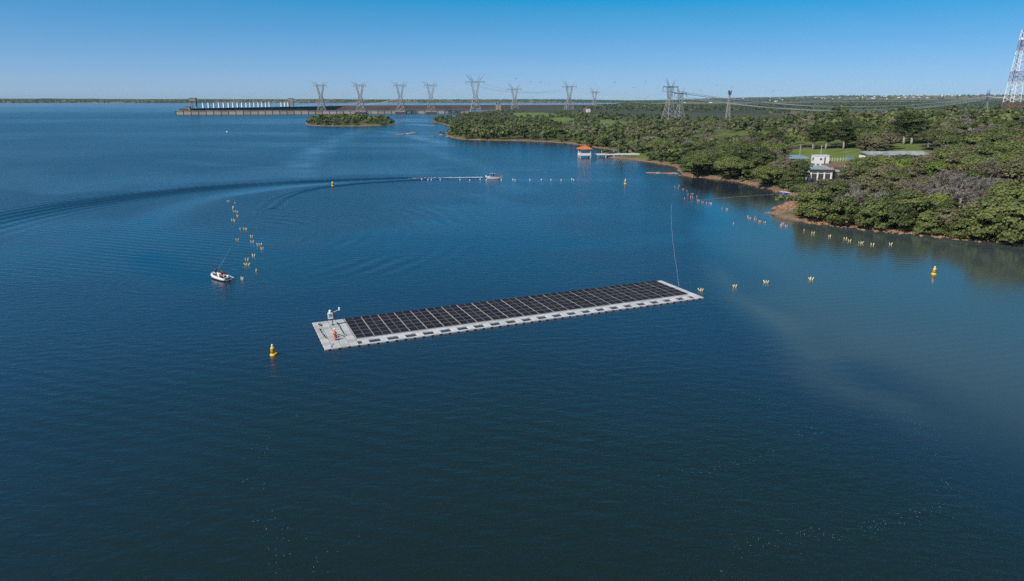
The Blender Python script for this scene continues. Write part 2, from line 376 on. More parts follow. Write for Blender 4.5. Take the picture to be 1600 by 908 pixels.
def water_material():
    m = bpy.data.materials.new('lake_water'); m.use_nodes = True; t = m.node_tree; N = t.nodes; L = t.links
    b = N['Principled BSDF']; tc = N.new('ShaderNodeTexCoord')
    ca = N.new('ShaderNodeAttribute'); ca.attribute_name = 'calm'; sa = N.new('ShaderNodeAttribute'); sa.attribute_name = 'silt'
    b.inputs['IOR'].default_value = 1.5
    rg = N.new('ShaderNodeMapRange'); rg.inputs['From Min'].default_value = -.5; rg.inputs['To Min'].default_value = WATER_ROUGH + .08; rg.inputs['To Max'].default_value = .05
    L.new(ca.outputs['Fac'], rg.inputs['Value']); L.new(rg.outputs[0], b.inputs['Roughness'])
    mx = N.new('ShaderNodeMix'); mx.data_type = 'RGBA'
    ta = N.new('ShaderNodeAttribute'); ta.attribute_name = 'sky_tint_fade'; m0 = N.new('ShaderNodeMix'); m0.data_type = 'RGBA'
    m0.inputs[6].default_value = (.0135, .0220, .0400, 1); m0.inputs[7].default_value = (.0105, .0155, .0090, 1); L.new(ta.outputs['Fac'], m0.inputs[0]); L.new(m0.outputs[2], mx.inputs[6])  # offshore blue puts sky reflection into the base colour; greener near the drone
    mx.inputs[7].default_value = (.058, .074, .066, 1)
    L.new(sa.outputs['Fac'], mx.inputs[0]); L.new(mx.outputs[2], b.inputs['Base Color'])
    def mapped(rz, sx, sy):
        mp = N.new('ShaderNodeMapping'); mp.inputs['Rotation'].default_value = (0, 0, R(rz)); mp.inputs['Scale'].default_value = (sx, sy, 1)
        L.new(tc.outputs['Object'], mp.inputs['Vector']); return mp
    def noise(mp, sc, det, rough, dist=0.0):
        n = N.new('ShaderNodeTexNoise'); n.inputs['Scale'].default_value = sc; n.inputs['Detail'].default_value = det
        n.inputs['Roughness'].default_value = rough; n.inputs['Distortion'].default_value = dist
        L.new(mp.outputs[0], n.inputs['Vector']); return n
    a = noise(mapped(14, .45, 1.0), 2.1, 5, .58, .4)      # main wind ripples, crests a little oblique
    c = noise(mapped(-14, .5, 1.0), .85, 3, .5, .3)      # longer chop
    e = noise(mapped(30, .7, 1.0), 4.2, 3, .6)            # fine ripples
    def mad(x, k, y=None):
        q = N.new('ShaderNodeMath'); q.operation = 'MULTIPLY_ADD'; L.new(x.outputs[0], q.inputs[0]); q.inputs[1].default_value = k
        if y is None: q.inputs[2].default_value = 0
        else: L.new(y.outputs[0], q.inputs[2])
        return q
    h = mad(a, .50, mad(c, .75, mad(e, .10)))
    # the calm field flattens the ripples
    inv = N.new('ShaderNodeMapRange'); inv.inputs['From Min'].default_value = -.5; inv.inputs['To Min'].default_value = 1.35; inv.inputs['To Max'].default_value = .16
    L.new(ca.outputs['Fac'], inv.inputs['Value'])
    gust = noise(mapped(8, .35, 1.0), .028, 3, .55)
    gr = N.new('ShaderNodeMapRange'); gr.inputs['From Min'].default_value = .32; gr.inputs['From Max'].default_value = .68
    gr.inputs['To Min'].default_value = .72; gr.inputs['To Max'].default_value = 1.2; L.new(gust.outputs[0], gr.inputs['Value'])
    st = N.new('ShaderNodeMath'); st.operation = 'MULTIPLY'; L.new(inv.outputs[0], st.inputs[0]); L.new(gr.outputs[0], st.inputs[1])
    hh = N.new('ShaderNodeMath'); hh.operation = 'MULTIPLY'; L.new(h.outputs[0], hh.inputs[0]); L.new(st.outputs[0], hh.inputs[1])
    bp = N.new('ShaderNodeBump'); bp.inputs['Strength'].default_value = 1.0; bp.inputs['Distance'].default_value = WATER_BUMP
    L.new(hh.outputs[0], bp.inputs['Height']); L.new(bp.outputs[0], b.inputs['Normal'])
    return m
WATER_BUMP = 0.125; WATER_ROUGH = 0.20
rad = radii_from(24, [(640, .72, 0), (1600, 2.0, .010), (16000, 10, .04)])
X, Y, f = polar(-46, 46, 560, rad)
wz, calm, silt, tint_fade = water_fields(X, Y)
water = structure(link('lake_water', np_mesh('lake_water', np.c_[X, Y, wz], f, water_material(), smooth=True, attrs={'calm': (calm, 'POINT'), 'silt': (silt, 'POINT'), 'sky_tint_fade': (tint_fade, 'POINT')})))
X, Y, f = polar(46, 314, 90, radii_from(24, [(16000, 12, .12)]))   # the lake goes on behind and beside the drone
k = len(X); 
water2 = structure(link('lake_water_beyond', np_mesh('lake_water_beyond', np.c_[X, Y, np.zeros(k)], f, water.data.materials[0], smooth=True)))
th = np.linspace(0, 2 * math.pi, 49)[:-1]
cv = np.c_[24 * np.sin(th), 24 * np.cos(th), np.full(48, -.002)]
MB().add(cv, [tuple(range(48))[::-1]]).build('lake_water_below', water.data.materials[0])
structure(bpy.data.objects['lake_water_below'])

# clearings of mown grass, in world outlines
def gp(pts): return [tuple(G(x, y)[:2]) for x, y in pts]
LAWNS = [gp([(1205, 243), (1238, 234), (1290, 231), (1345, 232), (1352, 247), (1325, 253), (1285, 256), (1235, 252)]),
         gp([(1395, 224), (1440, 221), (1446, 231), (1424, 240), (1396, 236)]),
         gp([(955, 229), (985, 230), (1000, 237), (975, 239)]), gp([(925, 189), (950, 186), (985, 193), (980, 203), (950, 200), (920, 195)]), gp([(850, 186), (880, 183), (905, 187), (895, 195), (860, 194)]),
         gp([(985, 240), (1015, 244), (1020, 251), (990, 247)]), gp([(800, 177), (850, 176), (880, 180), (850, 184), (805, 182)])]
TRACKS = [gp([(1290, 253), (1345, 252), (1400, 262), (1395, 272), (1330, 262), (1290, 258)]), gp([(1440, 236), (1530, 230), (1560, 240), (1450, 247)])]
def land_material():
    m = bpy.data.materials.new('land'); m.use_nodes = True; t = m.node_tree; N = t.nodes; L = t.links; b = N['Principled BSDF']
    b.inputs['Roughness'].default_value = .95; b.inputs['Specular IOR Level'].default_value = .1
    tc = N.new('ShaderNodeTexCoord'); ge = N.new('ShaderNodeNewGeometry')
    def attr(n): a = N.new('ShaderNodeAttribute'); a.attribute_name = n; return a
    def noise(sc, det=5, rough=.6, st=None):
        n = N.new('ShaderNodeTexNoise'); n.inputs['Scale'].default_value = sc; n.inputs['Detail'].default_value = det; n.inputs['Roughness'].default_value = rough
        if st:
            mp = N.new('ShaderNodeMapping'); mp.inputs['Scale'].default_value = st; L.new(tc.outputs['Object'], mp.inputs['Vector']); L.new(mp.outputs[0], n.inputs['Vector'])
        else: L.new(tc.outputs['Object'], n.inputs['Vector'])
        return n
    def ramp(src, stops):
        r = N.new('ShaderNodeValToRGB'); e = r.color_ramp.elements
        while len(e) < len(stops): e.new(.5)
        for q, (p, c) in zip(e, stops): q.position = p; q.color = (*c, 1)
        L.new(src.outputs[0], r.inputs[0]); return r
    def mix(fac, a, c):
        x = N.new('ShaderNodeMix'); x.data_type = 'RGBA'; L.new(fac, x.inputs[0]); L.new(a, x.inputs[6]); L.new(c, x.inputs[7]); return x.outputs[2]
    scrub = ramp(noise(.25, 8), [(.3, (.045, .055, .022)), (.5, (.085, .09, .038)), (.62, (.12, .105, .058)), (.75, (.15, .09, .05))])
    lawn = ramp(noise(.12, 8), [(.3, (.085, .125, .030)), (.55, (.135, .175, .045)), (.75, (.20, .19, .085))])
    soil = ramp(noise(.6, 8, .7), [(.25, (.11, .068, .043)), (.5, (.20, .128, .084)), (.75, (.32, .23, .165))])
    vo = N.new('ShaderNodeTexVoronoi'); vo.inputs['Scale'].default_value = .0021
    mp = N.new('ShaderNodeMapping'); mp.inputs['Scale'].default_value = (1, .45, 1); L.new(tc.outputs['Object'], mp.inputs['Vector']); L.new(mp.outputs[0], vo.inputs['Vector'])
    sp = N.new('ShaderNodeSeparateColor'); L.new(vo.outputs['Color'], sp.inputs[0])
    class O: pass
    so_ = O(); so_.outputs = [sp.outputs[0]]
    field = ramp(so_, [(.0, (.048, .056, .040)), (.32, (.058, .064, .044)), (.5, (.090, .092, .056)), (.66, (.125, .125, .070)), (.84, (.19, .162, .105)), (1.0, (.105, .085, .070))])
    fn = ramp(noise(.02, 6, .7), [(.3, (.55, .55, .55)), (.7, (1.25, 1.25, 1.25))])
    fm = N.new('ShaderNodeMix'); fm.data_type = 'RGBA'; fm.blend_type = 'MULTIPLY'; fm.inputs[0].default_value = 1
    L.new(field.outputs[0], fm.inputs[6]); L.new(fn.outputs[0], fm.inputs[7])
    c = mix(attr('far').outputs['Fac'], scrub.outputs[0], fm.outputs[2])
    c = mix(attr('lawn').outputs['Fac'], c, lawn.outputs[0])
    c = mix(attr('soil').outputs['Fac'], c, soil.outputs[0])
    L.new(c, b.inputs['Base Color'])
    bn = noise(1.6, 6, .7); bp = N.new('ShaderNodeBump'); bp.inputs['Strength'].default_value = .8; bp.inputs['Distance'].default_value = .35
    L.new(bn.outputs[0], bp.inputs['Height']); L.new(bp.outputs[0], b.inputs['Normal'])
    return m
LANDM = land_material()
def land_sheet(name, X, Y, f):
    z = ground(X, Y)
    keep = (z[f] > -1.2).any(1); f = f[keep]
    used = np.unique(f); re = np.full(len(X), -1); re[used] = np.arange(len(used)); X, Y, z = X[used], Y[used], z[used]; f = re[f]
    rr = np.hypot(X, Y); lawn = np.zeros_like(X); soil = np.zeros_like(X); wob = (fbm(X, Y, 8, 4) - .5) * 6
    for q in LAWNS: lawn = np.maximum(lawn, smooth(-1.5, 2.0, poly_sd(q, X, Y) + wob))
    lawn = np.maximum(lawn, .75 * smooth(.5, .62, fbm(X, Y, 45, 33)) * smooth(300, 480, rr) * smooth(330, 160, X) * smooth(1200, 900, rr))
    for q in TRACKS: soil = np.maximum(soil, .8 * smooth(-1.5, 1.5, poly_sd(q, X, Y) + wob))
    shore = (1 - smooth(.35, 1.05, z + (fbm(X, Y, 6, 14) - .5) * 1.4)) * smooth(1500, 900, rr)
    soil = np.maximum(soil, shore)
    m = np.exp(-((np.hypot((X - MOUND[0]) * .8, Y - MOUND[1])) / 6.5) ** 2); soil = np.maximum(soil, smooth(.3, .6, m))
    far = smooth(900, 1500, rr)
    return structure(link(name, np_mesh(name, np.c_[X, Y, z], f, LANDM, smooth=True, attrs={'lawn': (lawn, 'POINT'), 'soil': (soil, 'POINT'), 'far': (far, 'POINT')})))
land_sheet('land', *polar(-7.5, 50, 300, radii_from(120, [(620, 1.7, 0), (2300, 3, .012)])))
land_sheet('island_ground', *[q for q in polar(-19, -7, 120, radii_from(860, [(1240, 3, 0)]))])
land_sheet('far_land', *polar(-55, 55, 380, radii_from(2290, [(15500, 20, .016)])))

# ------------------------------------------------------------------ trees
def leaf_material(name, dark, light, trans=.36):
    m = bpy.data.materials.new(name); m.use_nodes = True; t = m.node_tree; N = t.nodes; L = t.links
    b = N['Principled BSDF']; b.inputs['Roughness'].default_value = .65; b.inputs['Specular IOR Level'].default_value = .25
    a = N.new('ShaderNodeAttribute'); a.attribute_name = 'tint'; oi = N.new('ShaderNodeObjectInfo')
    q = N.new('ShaderNodeMath'); q.operation = 'MULTIPLY_ADD'; q.inputs[1].default_value = .45
    L.new(oi.outputs['Random'], q.inputs[0]); L.new(a.outputs['Fac'], q.inputs[2])
    r = N.new('ShaderNodeValToRGB'); e = r.color_ramp.elements; e[0].position = .15; e[0].color = (*dark, 1); e[1].position = 1.15; e[1].color = (*light, 1)
    L.new(q.outputs[0], r.inputs[0]); L.new(r.outputs[0], b.inputs['Base Color'])
    tr = N.new('ShaderNodeBsdfTranslucent'); L.new(r.outputs[0], tr.inputs['Color'])
    mx = N.new('ShaderNodeMixShader'); mx.inputs[0].default_value = trans; L.new(b.outputs[0], mx.inputs[1]); L.new(tr.outputs[0], mx.inputs[2])
    L.new(mx.outputs[0], N['Material Output'].inputs['Surface']); return m
LEAF = {'green': leaf_material('leaf_green', (.050, .076, .026), (.225, .255, .080)),
        'dark': leaf_material('leaf_dark', (.040, .060, .024), (.165, .195, .068)),
        'olive': leaf_material('leaf_olive', (.105, .104, .054), (.275, .252, .130)),
        'bright': leaf_material('leaf_bright', (.100, .155, .030), (.280, .340, .075)),
        'brown': leaf_material('leaf_brown', (.120, .098, .068), (.270, .225, .160)),
        'grey': leaf_material('leaf_grey', (.170, .150, .125), (.330, .300, .255))}
pr('bark', (.16, .125, .095), .9, .15, var=.3, scale=2)
pr('bark_pale', (.34, .31, .265), .9, .15, var=.25, scale=2)

def quads_at(cen, nrm, size, rg, aspect=1.0):
    """one leaf face per centre, turned to nrm"""
    n = len(cen); nrm = nrm / (np.linalg.norm(nrm, axis=1, keepdims=True) + 1e-9)
    ref = rg.normal(size=(n, 3)); a = np.cross(nrm, ref); a /= np.linalg.norm(a, axis=1, keepdims=True) + 1e-9; b = np.cross(nrm, a)
    s = size[:, None] / 2; a = a * s * aspect; b = b * s
    bend = nrm * s * .25
    v = np.stack([cen - a - b, cen + a - b * .6 + bend, cen + a * .8 + b, cen - a * .7 + b * .9 - bend], 1).reshape(-1, 3)
    f = np.arange(4 * n).reshape(-1, 4); return v, f
def crown_points(rg, kind, Wd, H, n_lobes, per, leaf):
    """leaf centres, normals, sizes and tints for a crown of uneven lobes"""
    cs = []; 
    for i in range(n_lobes):
        th = rg.uniform(0, 2 * math.pi)
        if kind == 'umbrella':
            rr = math.sqrt(rg.uniform(0, 1)) * .42 * Wd; z = H * (.92 - .40 * (rr / (.5 * Wd)) ** 2 - rg.uniform(0, .16)); lr = Wd * rg.uniform(.075, .125)
        elif kind == 'bush':
            u = rg.uniform(0, 1); rr = .40 * Wd * math.sqrt(1 - (u * .95) ** 2) * rg.uniform(.55, 1.0); z = H * (.08 + .80 * u); lr = Wd * rg.uniform(.09, .155)
        elif kind == 'tall':
            u = rg.uniform(0, 1); rr = .36 * Wd * math.sqrt(max(.08, 1 - (2 * u - 1) ** 2)) * rg.uniform(.3, 1.0); z = H * (.35 + .56 * u); lr = Wd * rg.uniform(.10, .17)
        else:
            u = rg.uniform(-.75, 1); rr = .38 * Wd * math.sqrt(max(.05, 1 - u * u)) * rg.uniform(.5, 1.0); z = H * (.60 + .30 * u); lr = Wd * rg.uniform(.085, .15)
        cs.append((rr * math.cos(th), rr * math.sin(th), z, lr, rg.uniform(0, .55)))
    P_, N_, S_, T_ = [], [], [], []
    cx = np.array([[0, 0, H * (.5 if kind != 'umbrella' else .45)]])
    for (x, y, z, lr, tn) in cs:
        k = int(per * rg.uniform(.7, 1.3)); d = rg.normal(size=(k, 3)); d[:, 2] = np.abs(d[:, 2]) * .9 - .25 * rg.uniform(0, 1, k); d /= np.linalg.norm(d, axis=1, keepdims=True)
        rad = lr * rg.uniform(.45, 1.38, (k, 1)) * np.array([[1, 1, .75]])
        p = np.array([[x, y, z]]) + d * rad; p[:, 2] = np.maximum(p[:, 2], .15)
        P_.append(p); N_.append(d * .55 + rg.normal(size=(k, 3)) * .55 + (p - cx) / (np.linalg.norm(p - cx, axis=1, keepdims=True) + .1) * .6 + np.array([[-.12, -.12, .25]]))
        S_.append(leaf * rg.uniform(.6, 1.35, k)); T_.append(np.clip(tn * .8 + rg.uniform(-.1, .5, k), 0, 1))
    return np.concatenate(P_), np.concatenate(N_), np.concatenate(S_), np.concatenate(T_), cs
def limb_tubes(mb, rg, cs, H, base_r, fork=.3, n=7):
    """tapered trunk that forks into limbs reaching the lobes"""
    lean = rg.uniform(-.06, .06, 2) * H; fz = H * fork
    pts = [(0, 0, -.8), (lean[0] * .15, lean[1] * .15, fz * .35), (lean[0] * .5, lean[1] * .5, fz)]
    mb.tube(pts, [base_r * 1.25, base_r, base_r * .78], 7)
    idx = rg.permutation(len(cs))[:n]
    for i in idx:
        x, y, z, lr, _ = cs[i]; s = np.array(pts[2]) - np.array([0, 0, fz * rg.uniform(0, .25)]); e = np.array([x, y, z - lr * .2])
        mid = s * .5 + e * .5 + np.array([x * .12, y * .12, -.05 * H * rg.uniform(0, 1)])
        mb.tube([s, mid, e], [base_r * .5, base_r * .33, base_r * .10], 5)
def branch(mb, rg, p, d, L, r, depth):
    e = p + d * L; mid = p + d * L * .5 + rg.normal(size=3) * L * .07
    mb.tube([p, mid, e], [r, r * .8, r * .58], 4 if depth < 3 else 3, cap=False)
    if depth >= 5 or L < .35: return
    k = 3 if depth < 2 else int(rg.integers(2, 4))
    for _ in range(k):
        q = d + rg.normal(size=3) * (.62 if depth else .75); q[2] += .10; q /= np.linalg.norm(q)
        branch(mb, rg, e if _ else mid, q, L * rg.uniform(.58, .82), r * .56, depth + 1)
PROTO = {}
def tree_proto(key, kind, leafm, Wd, H, seed, lobes=46, per=175, leaf=.31, bark='bark', base=.26, fork=.3):
    rg = np.random.default_rng(seed)
    p, n, s, t, cs = crown_points(rg, kind, Wd, H, lobes, per, leaf)
    v, f = quads_at(p, n, s, rg)
    me = np_mesh('crown', v, f, LEAF[leafm], attrs={'tint': (np.repeat(t, 1), 'FACE')})
    mb = MB(); limb_tubes(mb, rg, cs, H, base, fork); PROTO[key] = dict(trunk=mb.mesh('trunk', M(bark), True), crown=me, H=H, W=Wd, leaf=leafm)
def bare_proto(key, H, seed, twigm='grey', twigs=900):
    rg = np.random.default_rng(seed); mb = MB(); d0 = np.array([rg.uniform(-.15, .15), rg.uniform(-.15, .15), 1.0]); d0 /= np.linalg.norm(d0)
    mb.tube([(0, 0, -.8), tuple(d0 * H * .11), tuple(d0 * H * .22)], [.26, .22, .19], 6)
    for i in range(4):
        a = i * 1.57 + rg.uniform(-.5, .5); q = np.array([math.cos(a) * .75, math.sin(a) * .75, .8 + rg.uniform(-.2, .4)]); q /= np.linalg.norm(q)
        branch(mb, rg, d0 * H * .20, q, H * rg.uniform(.21, .28), .13, 0)
    vs = np.array(mb.v); tips = vs[(vs[:, 2] > H * .35)]; tips = tips[rg.integers(0, len(tips), twigs)] + rg.normal(size=(twigs, 3)) * .35
    v, f = quads_at(tips, rg.normal(size=(twigs, 3)), rg.uniform(.35, .75, twigs), rg, .22)
    PROTO[key] = dict(trunk=mb.mesh('trunk', M('bark_pale'), True), crown=np_mesh('crown', v, f, LEAF[twigm], attrs={'tint': (rg.uniform(0, .8, twigs), 'FACE')}), H=H, W=H, leaf=twigm)
for i in range(3): tree_proto(f'green{i}', 'round', 'green', 9.5, 9.5, 11 + i)
for i in range(3): tree_proto(f'dark{i}', 'round', 'dark', 9.5, 10.0, 21 + i)
for i in range(2): tree_proto(f'olive{i}', 'round', 'olive', 9.0, 8.5, 31 + i, per=105, bark='bark_pale')
for i in range(2): tree_proto(f'bright{i}', 'round', 'bright', 8.0, 8.0, 41 + i)
for i in range(3): tree_proto(f'bush{i}', 'bush', 'green', 9.0, 7.5, 51 + i, lobes=56, per=165, leaf=.32)
for i in range(2): tree_proto(f'darkbush{i}', 'bush', 'dark', 8.5, 7.0, 56 + i, lobes=52, per=165, leaf=.32)
for i in range(2): tree_proto(f'umbrella{i}', 'umbrella', 'green', 13.0, 9.0, 61 + i, lobes=72, per=165, leaf=.32, base=.34, fork=.25)
for i in range(2): tree_proto(f'tall{i}', 'tall', 'dark', 9.0, 15.0, 66 + i, lobes=58, per=165, leaf=.32, bark='bark_pale', base=.36, fork=.35)
for i in range(2): tree_proto(f'brown{i}', 'round', 'brown', 9.0, 8.0, 71 + i, lobes=40, per=55, leaf=.32, bark='bark_pale')
for i in range(3): bare_proto(f'bare{i}', 9.0, 81 + i)
LOOK = {'green': 'leafy mid-green', 'dark': 'dense dark green', 'olive': 'thin olive-green', 'bright': 'fresh bright green', 'brown': 'dry brown twiggy', 'grey': 'bare grey leafless'}

TREES = []          # (x, y, z, proto, scale, rot, wide)
def plant(key, x, y, s, wide=1.0, z=None):
    zz = float(ground(np.array([x]), np.array([y]))[0]) if z is None else z
    TREES.append([x, y, max(zz, 0.05) - .1, key, s, random.uniform(0, 6.28), wide])
def plant_px(key, px, py, s, wide=1.0): g = G(px, py); plant(key, g[0], g[1], s, wide, g[2])
# trees that stand out in the photograph
for key, px, py, s, wd in [('umbrella0', 1090, 276, 1.15, 1.0), ('umbrella1', 1140, 281, 1.10, 1.05), ('umbrella0', 1200, 292, .95, 1.1), ('green1', 1165, 268, 1.15, 1.1),
                           ('bush0', 1270, 340, 1.15, 1.1), ('bush1', 1315, 350, 1.05, 1.1), ('bush2', 1362, 356, 1.1, 1.15), ('darkbush0', 1405, 360, .95, 1.1), ('bush0', 1450, 366, .85, 1.1), ('olive0', 1478, 366, .8, 1.1),
                           ('bush2', 1545, 373, 1.45, 1.15), ('bush0', 1592, 376, 1.5, 1.15), ('bush1', 1500, 372, .75, 1.2), ('green0', 1570, 358, 1.3, 1.2), ('bush1', 1522, 374.5, .6, 1.2), ('bush2', 1572, 379, .6, 1.2), ('green2', 1640, 382, 1.2, 1.2), ('bright0', 1462, 338, .8, 1.1), ('bright1', 1345, 330, .7, 1.2), ('brown0', 1428, 338, .75, 1.1),
                           ('olive1', 1330, 300, 1.1, 1.35), ('olive0', 1375, 305, 1.15, 1.35), ('olive1', 1420, 300, 1.0, 1.3), ('bare0', 1500, 318, 1.25, 1.2), ('bare1', 1480, 312, 1.1, 1.2), ('bare2', 1530, 316, 1.1, 1.2), ('brown1', 1545, 300, 1.1, 1.2),
                           ('olive0', 1585, 305, 1.2, 1.2), ('brown0', 1440, 290, 1.0, 1.3), ('olive1', 1520, 285, 1.1, 1.3), ('bare1', 1445, 285, 1.0, 1.2), ('bright1', 1530, 262, .8, 1.5), ('bright0', 1560, 258, .8, 1.4),
                           ('brown1', 1345, 249, 1.1, 1.2), ('olive0', 1366, 247, 1.15, 1.0), ('bright0', 1392, 244, .8, 1.2), ('tall0', 1412, 226, 1.15, 1.5), ('tall1', 1424, 226, 1.1, 1.5), ('tall0', 1290, 233, 1.0, 1.3), ('tall1', 1318, 233, 1.05, 1.3),
                           ('tall1', 1270, 234, .9, 1.2), ('bright1', 1264, 252, .42, 1.1), ('bright0', 1240, 226, 1.1, 1.2), ('bright1', 1165, 250, .9, 1.2), ('bare0', 1490, 226, 1.2, 1.4), ('bare2', 1555, 238, 1.3, 1.4), ('brown0', 1470, 240, 1.0, 1.4), ('bare1', 1515, 214, 1.3, 1.3),
                           ('dark1', 1200, 226, 1.2, 1.2), ('dark0', 1340, 222, 1.2, 1.2), ('dark2', 1460, 205, 1.25, 1.2), ('umbrella1', 1310, 186, 1.5, 1.1), ('brown0', 1100, 225, 1.1, 1.3), ('brown1', 1215, 250, 1.0, 1.2),
                           ('darkbush1', 691, 210.5, .7, 1.0), ('darkbush0', 760, 216, 1.2, 1.3), ('bush2', 733, 216.5, .8, 1.3), ('bush1', 795, 217, 1.1, 1.3)]:
    plant_px(key, px, py, s, wd)
NOGO = LAWNS + TRACKS + [gp([(1225, 262), (1240, 246), (1290, 240), (1318, 252), (1335, 262), (1325, 284), (1262, 288)]), gp([(1358, 262), (1366, 238), (1460, 236), (1472, 247), (1462, 262)]), gp([(1256, 286), (1310, 283), (1312, 304), (1262, 308)])]
def scatter():
    """fill the woods: jittered grid, closer trees stand closer together"""
    out = []
    for (lo, hi, st) in ((140, 330, 6.2), (330, 560, 7.6), (560, 860, 9.0), (860, 1420, 11.5)):
        gx, gy = np.meshgrid(np.arange(-330, 1150, st), np.arange(100, 1430, st)); gx = gx.ravel() + rng.uniform(-.42, .42, gx.size) * st; gy = gy.ravel() + rng.uniform(-.42, .42, gy.size) * st
        rr = np.hypot(gx, gy); k = (rr >= lo) & (rr < hi) & (np.abs(gx) < gy * .80 + 14); gx, gy, rr = gx[k], gy[k], rr[k]
        d = poly_sd(LAND, gx, gy); di = poly_sd(ISLE, gx, gy); z = ground(gx, gy); on = ((d > 1.0) | (di > 1.0)) & (z > .2)
        on &= ~((rr > 960) & (gx > .10 * gy)); on &= ~((rr > 700) & (gx > .24 * gy) & (rng.uniform(0, 1, gx.size) < .5))
        for q in NOGO: on &= poly_sd(q, gx, gy) < .5
        m = np.hypot((gx - MOUND[0]) * .8, gy - MOUND[1]) > 8.5; on &= m
        open_ = smooth(.48, .60, fbm(gx, gy, 60, 71)) * smooth(380, 480, rr) * smooth(300, 180, gx)     # grazed clearings on the far point
        on &= (rng.uniform(0, 1, gx.size) > open_ * .85) | (d < 22) & (d > 0) & (rr > 520) | (di > 0)
        on &= ~((di < 0) & (rr > 700) & (rng.uniform(0, 1, gx.size) < .18))
        for x, y, zz, dd, r_, e in zip(gx[on], gy[on], z[on], d[on], rr[on], di[on]): out.append((x, y, zz, dd, r_, e))
    return out
KEEP_CLEAR = [(1264, 259, 1301, 283), (1274, 243, 1294, 254), (1232, 244, 1262, 252), (1240, 231, 1335, 250), (1372, 239, 1455, 247), (1397, 224, 1440, 236), (1564, 140, 1588, 186), (906, 229, 940, 249), (940, 236, 998, 243), (1297, 255, 1322, 264), (1216, 298, 1236, 304)]
CLEAR_AT = {q[:2]: G((q[0] + q[2]) / 2, q[3]) for q in KEEP_CLEAR}
def fits(t):
    """trees that would hide the buildings, the lawn or the mast stay low or are left out"""
    r_ = math.hypot(t[0], t[1])
    for x0, y0, x1, y1 in KEEP_CLEAR:
        gx_ = CLEAR_AT[(x0, y0)]; pt = PROTO[t[3]]; hw = pt['W'] * t[4] * t[6] * .46 * F / r_; px, py = proj(t[0], t[1], t[2])
        if r_ > math.hypot(gx_[0], gx_[1]) - 1.0 or px + hw < x0 or px - hw > x1 or py < y0: continue
        top = py - pt['H'] * t[4] * F / r_
        if top < y1:
            k = (py - y1) / max(py - top, 1e-6)
            if k < .38: return False
            t[4] *= k
    return True
TREES = [t for t in TREES if fits(t)]
taken = np.array([[t[0], t[1], PROTO[t[3]]['W'] * t[4] * t[6] * .40] for t in TREES])
LOTS = {'shore': ['bush0', 'bush1', 'bush2', 'darkbush0', 'darkbush1', 'umbrella0', 'green1'],
        'bank': ['olive0', 'olive1', 'brown0', 'brown1', 'bare0', 'bare1', 'bare2', 'green0', 'olive0', 'darkbush0', 'green2'],
        'wood': ['green0', 'green1', 'green2', 'dark0', 'brown1', 'bare0', 'dark2', 'olive0', 'olive1', 'olive0', 'olive1', 'dark1', 'bright0', 'brown0', 'brown1', 'bare1', 'umbrella0', 'umbrella1', 'green1', 'darkbush1'],
        'point': ['dark0', 'dark1', 'dark2', 'green0', 'green2', 'darkbush0', 'darkbush1', 'bush1', 'olive1', 'green1']}
for x, y, z, d, r_, e in scatter():
    if (np.hypot(taken[:, 0] - x, taken[:, 1] - y) < taken[:, 2]).any() and r_ < 600: continue
    px, py = proj(x, y, z)
    lot = 'shore' if (0 < d < 9 or e > 0) else ('bank' if px > 1300 and r_ < 262 else ('point' if px < 880 else 'wood'))
    key = random.choice(LOTS[lot]); s = random.uniform(.72, 1.18) * (.85 if lot == 'bank' else 1.0)
    if lot == 'wood' and px > 1150: s *= 1.12
    if r_ > 700 and e < 0: s *= .68
    if lot == 'shore' and r_ < 330: s *= .85
    if e > 0: s *= .95
    t = [x, y, z - .15, key, s * (.9 if r_ > 420 else 1), random.uniform(0, 6.28), random.uniform(1.1, 1.45) if r_ > 420 else random.uniform(1.0, 1.3)]
    if r_ > 620 or fits(t): TREES.append(t)
# the 300 that show largest stand as trees of their own, the rest reads as one wood
def shows(t):
    px, py = proj(t[0], t[1], t[2] + 4); d = math.hypot(t[0], t[1])
    return 0 if not (-60 < px < 1660) else PROTO[t[3]]['H'] * t[4] / d
TREES.sort(key=shows, reverse=True)
ZONES = [(lambda px, py, r, x: r < 262 and px > 1240 and py > 322, 'on the near right shore'),
         (lambda px, py, r, x: r < 300 and px > 1318 and py > 256, 'on the slope above the right shore'),
         (lambda px, py, r, x: px > 1238 and py > 228, 'around the white boat house'),
         (lambda px, py, r, x: px > 1440, 'below the red-white mast'),
         (lambda px, py, r, x: px > 1238, 'in the tall woods behind the lawn'),
         (lambda px, py, r, x: px > 1040 and py > 246, 'on the headland left of the boat house'),
         (lambda px, py, r, x: px > 1040, 'in the woods behind the headland'),
         (lambda px, py, r, x: px > 890, 'behind the orange-roofed pier'),
         (lambda px, py, r, x: px > 640, 'on the far wooded point'), (lambda px, py, r, x: True, 'on the small island')]
single = TREES[:298]; rest = TREES[298:]
tagged = []
for t in single:
    px, py = proj(t[0], t[1], t[2]); zn = next(n for c, n in ZONES if c(px, py, math.hypot(t[0], t[1]), t[0])); tagged.append((zn, PROTO[t[3]]['leaf'], px, t))
tot = {}
for zn, lf, px, t in tagged: tot[(zn, lf)] = tot.get((zn, lf), 0) + 1
cnt = {}
for zn, lf, px, t in sorted(tagged, key=lambda q: q[2]):
    k = (zn, lf); cnt[k] = cnt.get(k, 0) + 1
    where = '' if tot[k] == 1 else (f', {ordinal(cnt[k])} from the left')
    pt = PROTO[t[3]]; bushy = 'bush' in t[3]
    o = thing('bush_tree' if bushy else ('bare_tree' if t[3].startswith('bare') else 'tree'), f'{LOOK[lf]} tree {zn}{where}', 'tree', t[:3], t[5], 'trees on the wooded shore')
    o.scale = (t[4] * t[6], t[4] * t[6], t[4])
    link('trunk', pt['trunk'], o); link('crown', pt['crown'], o)
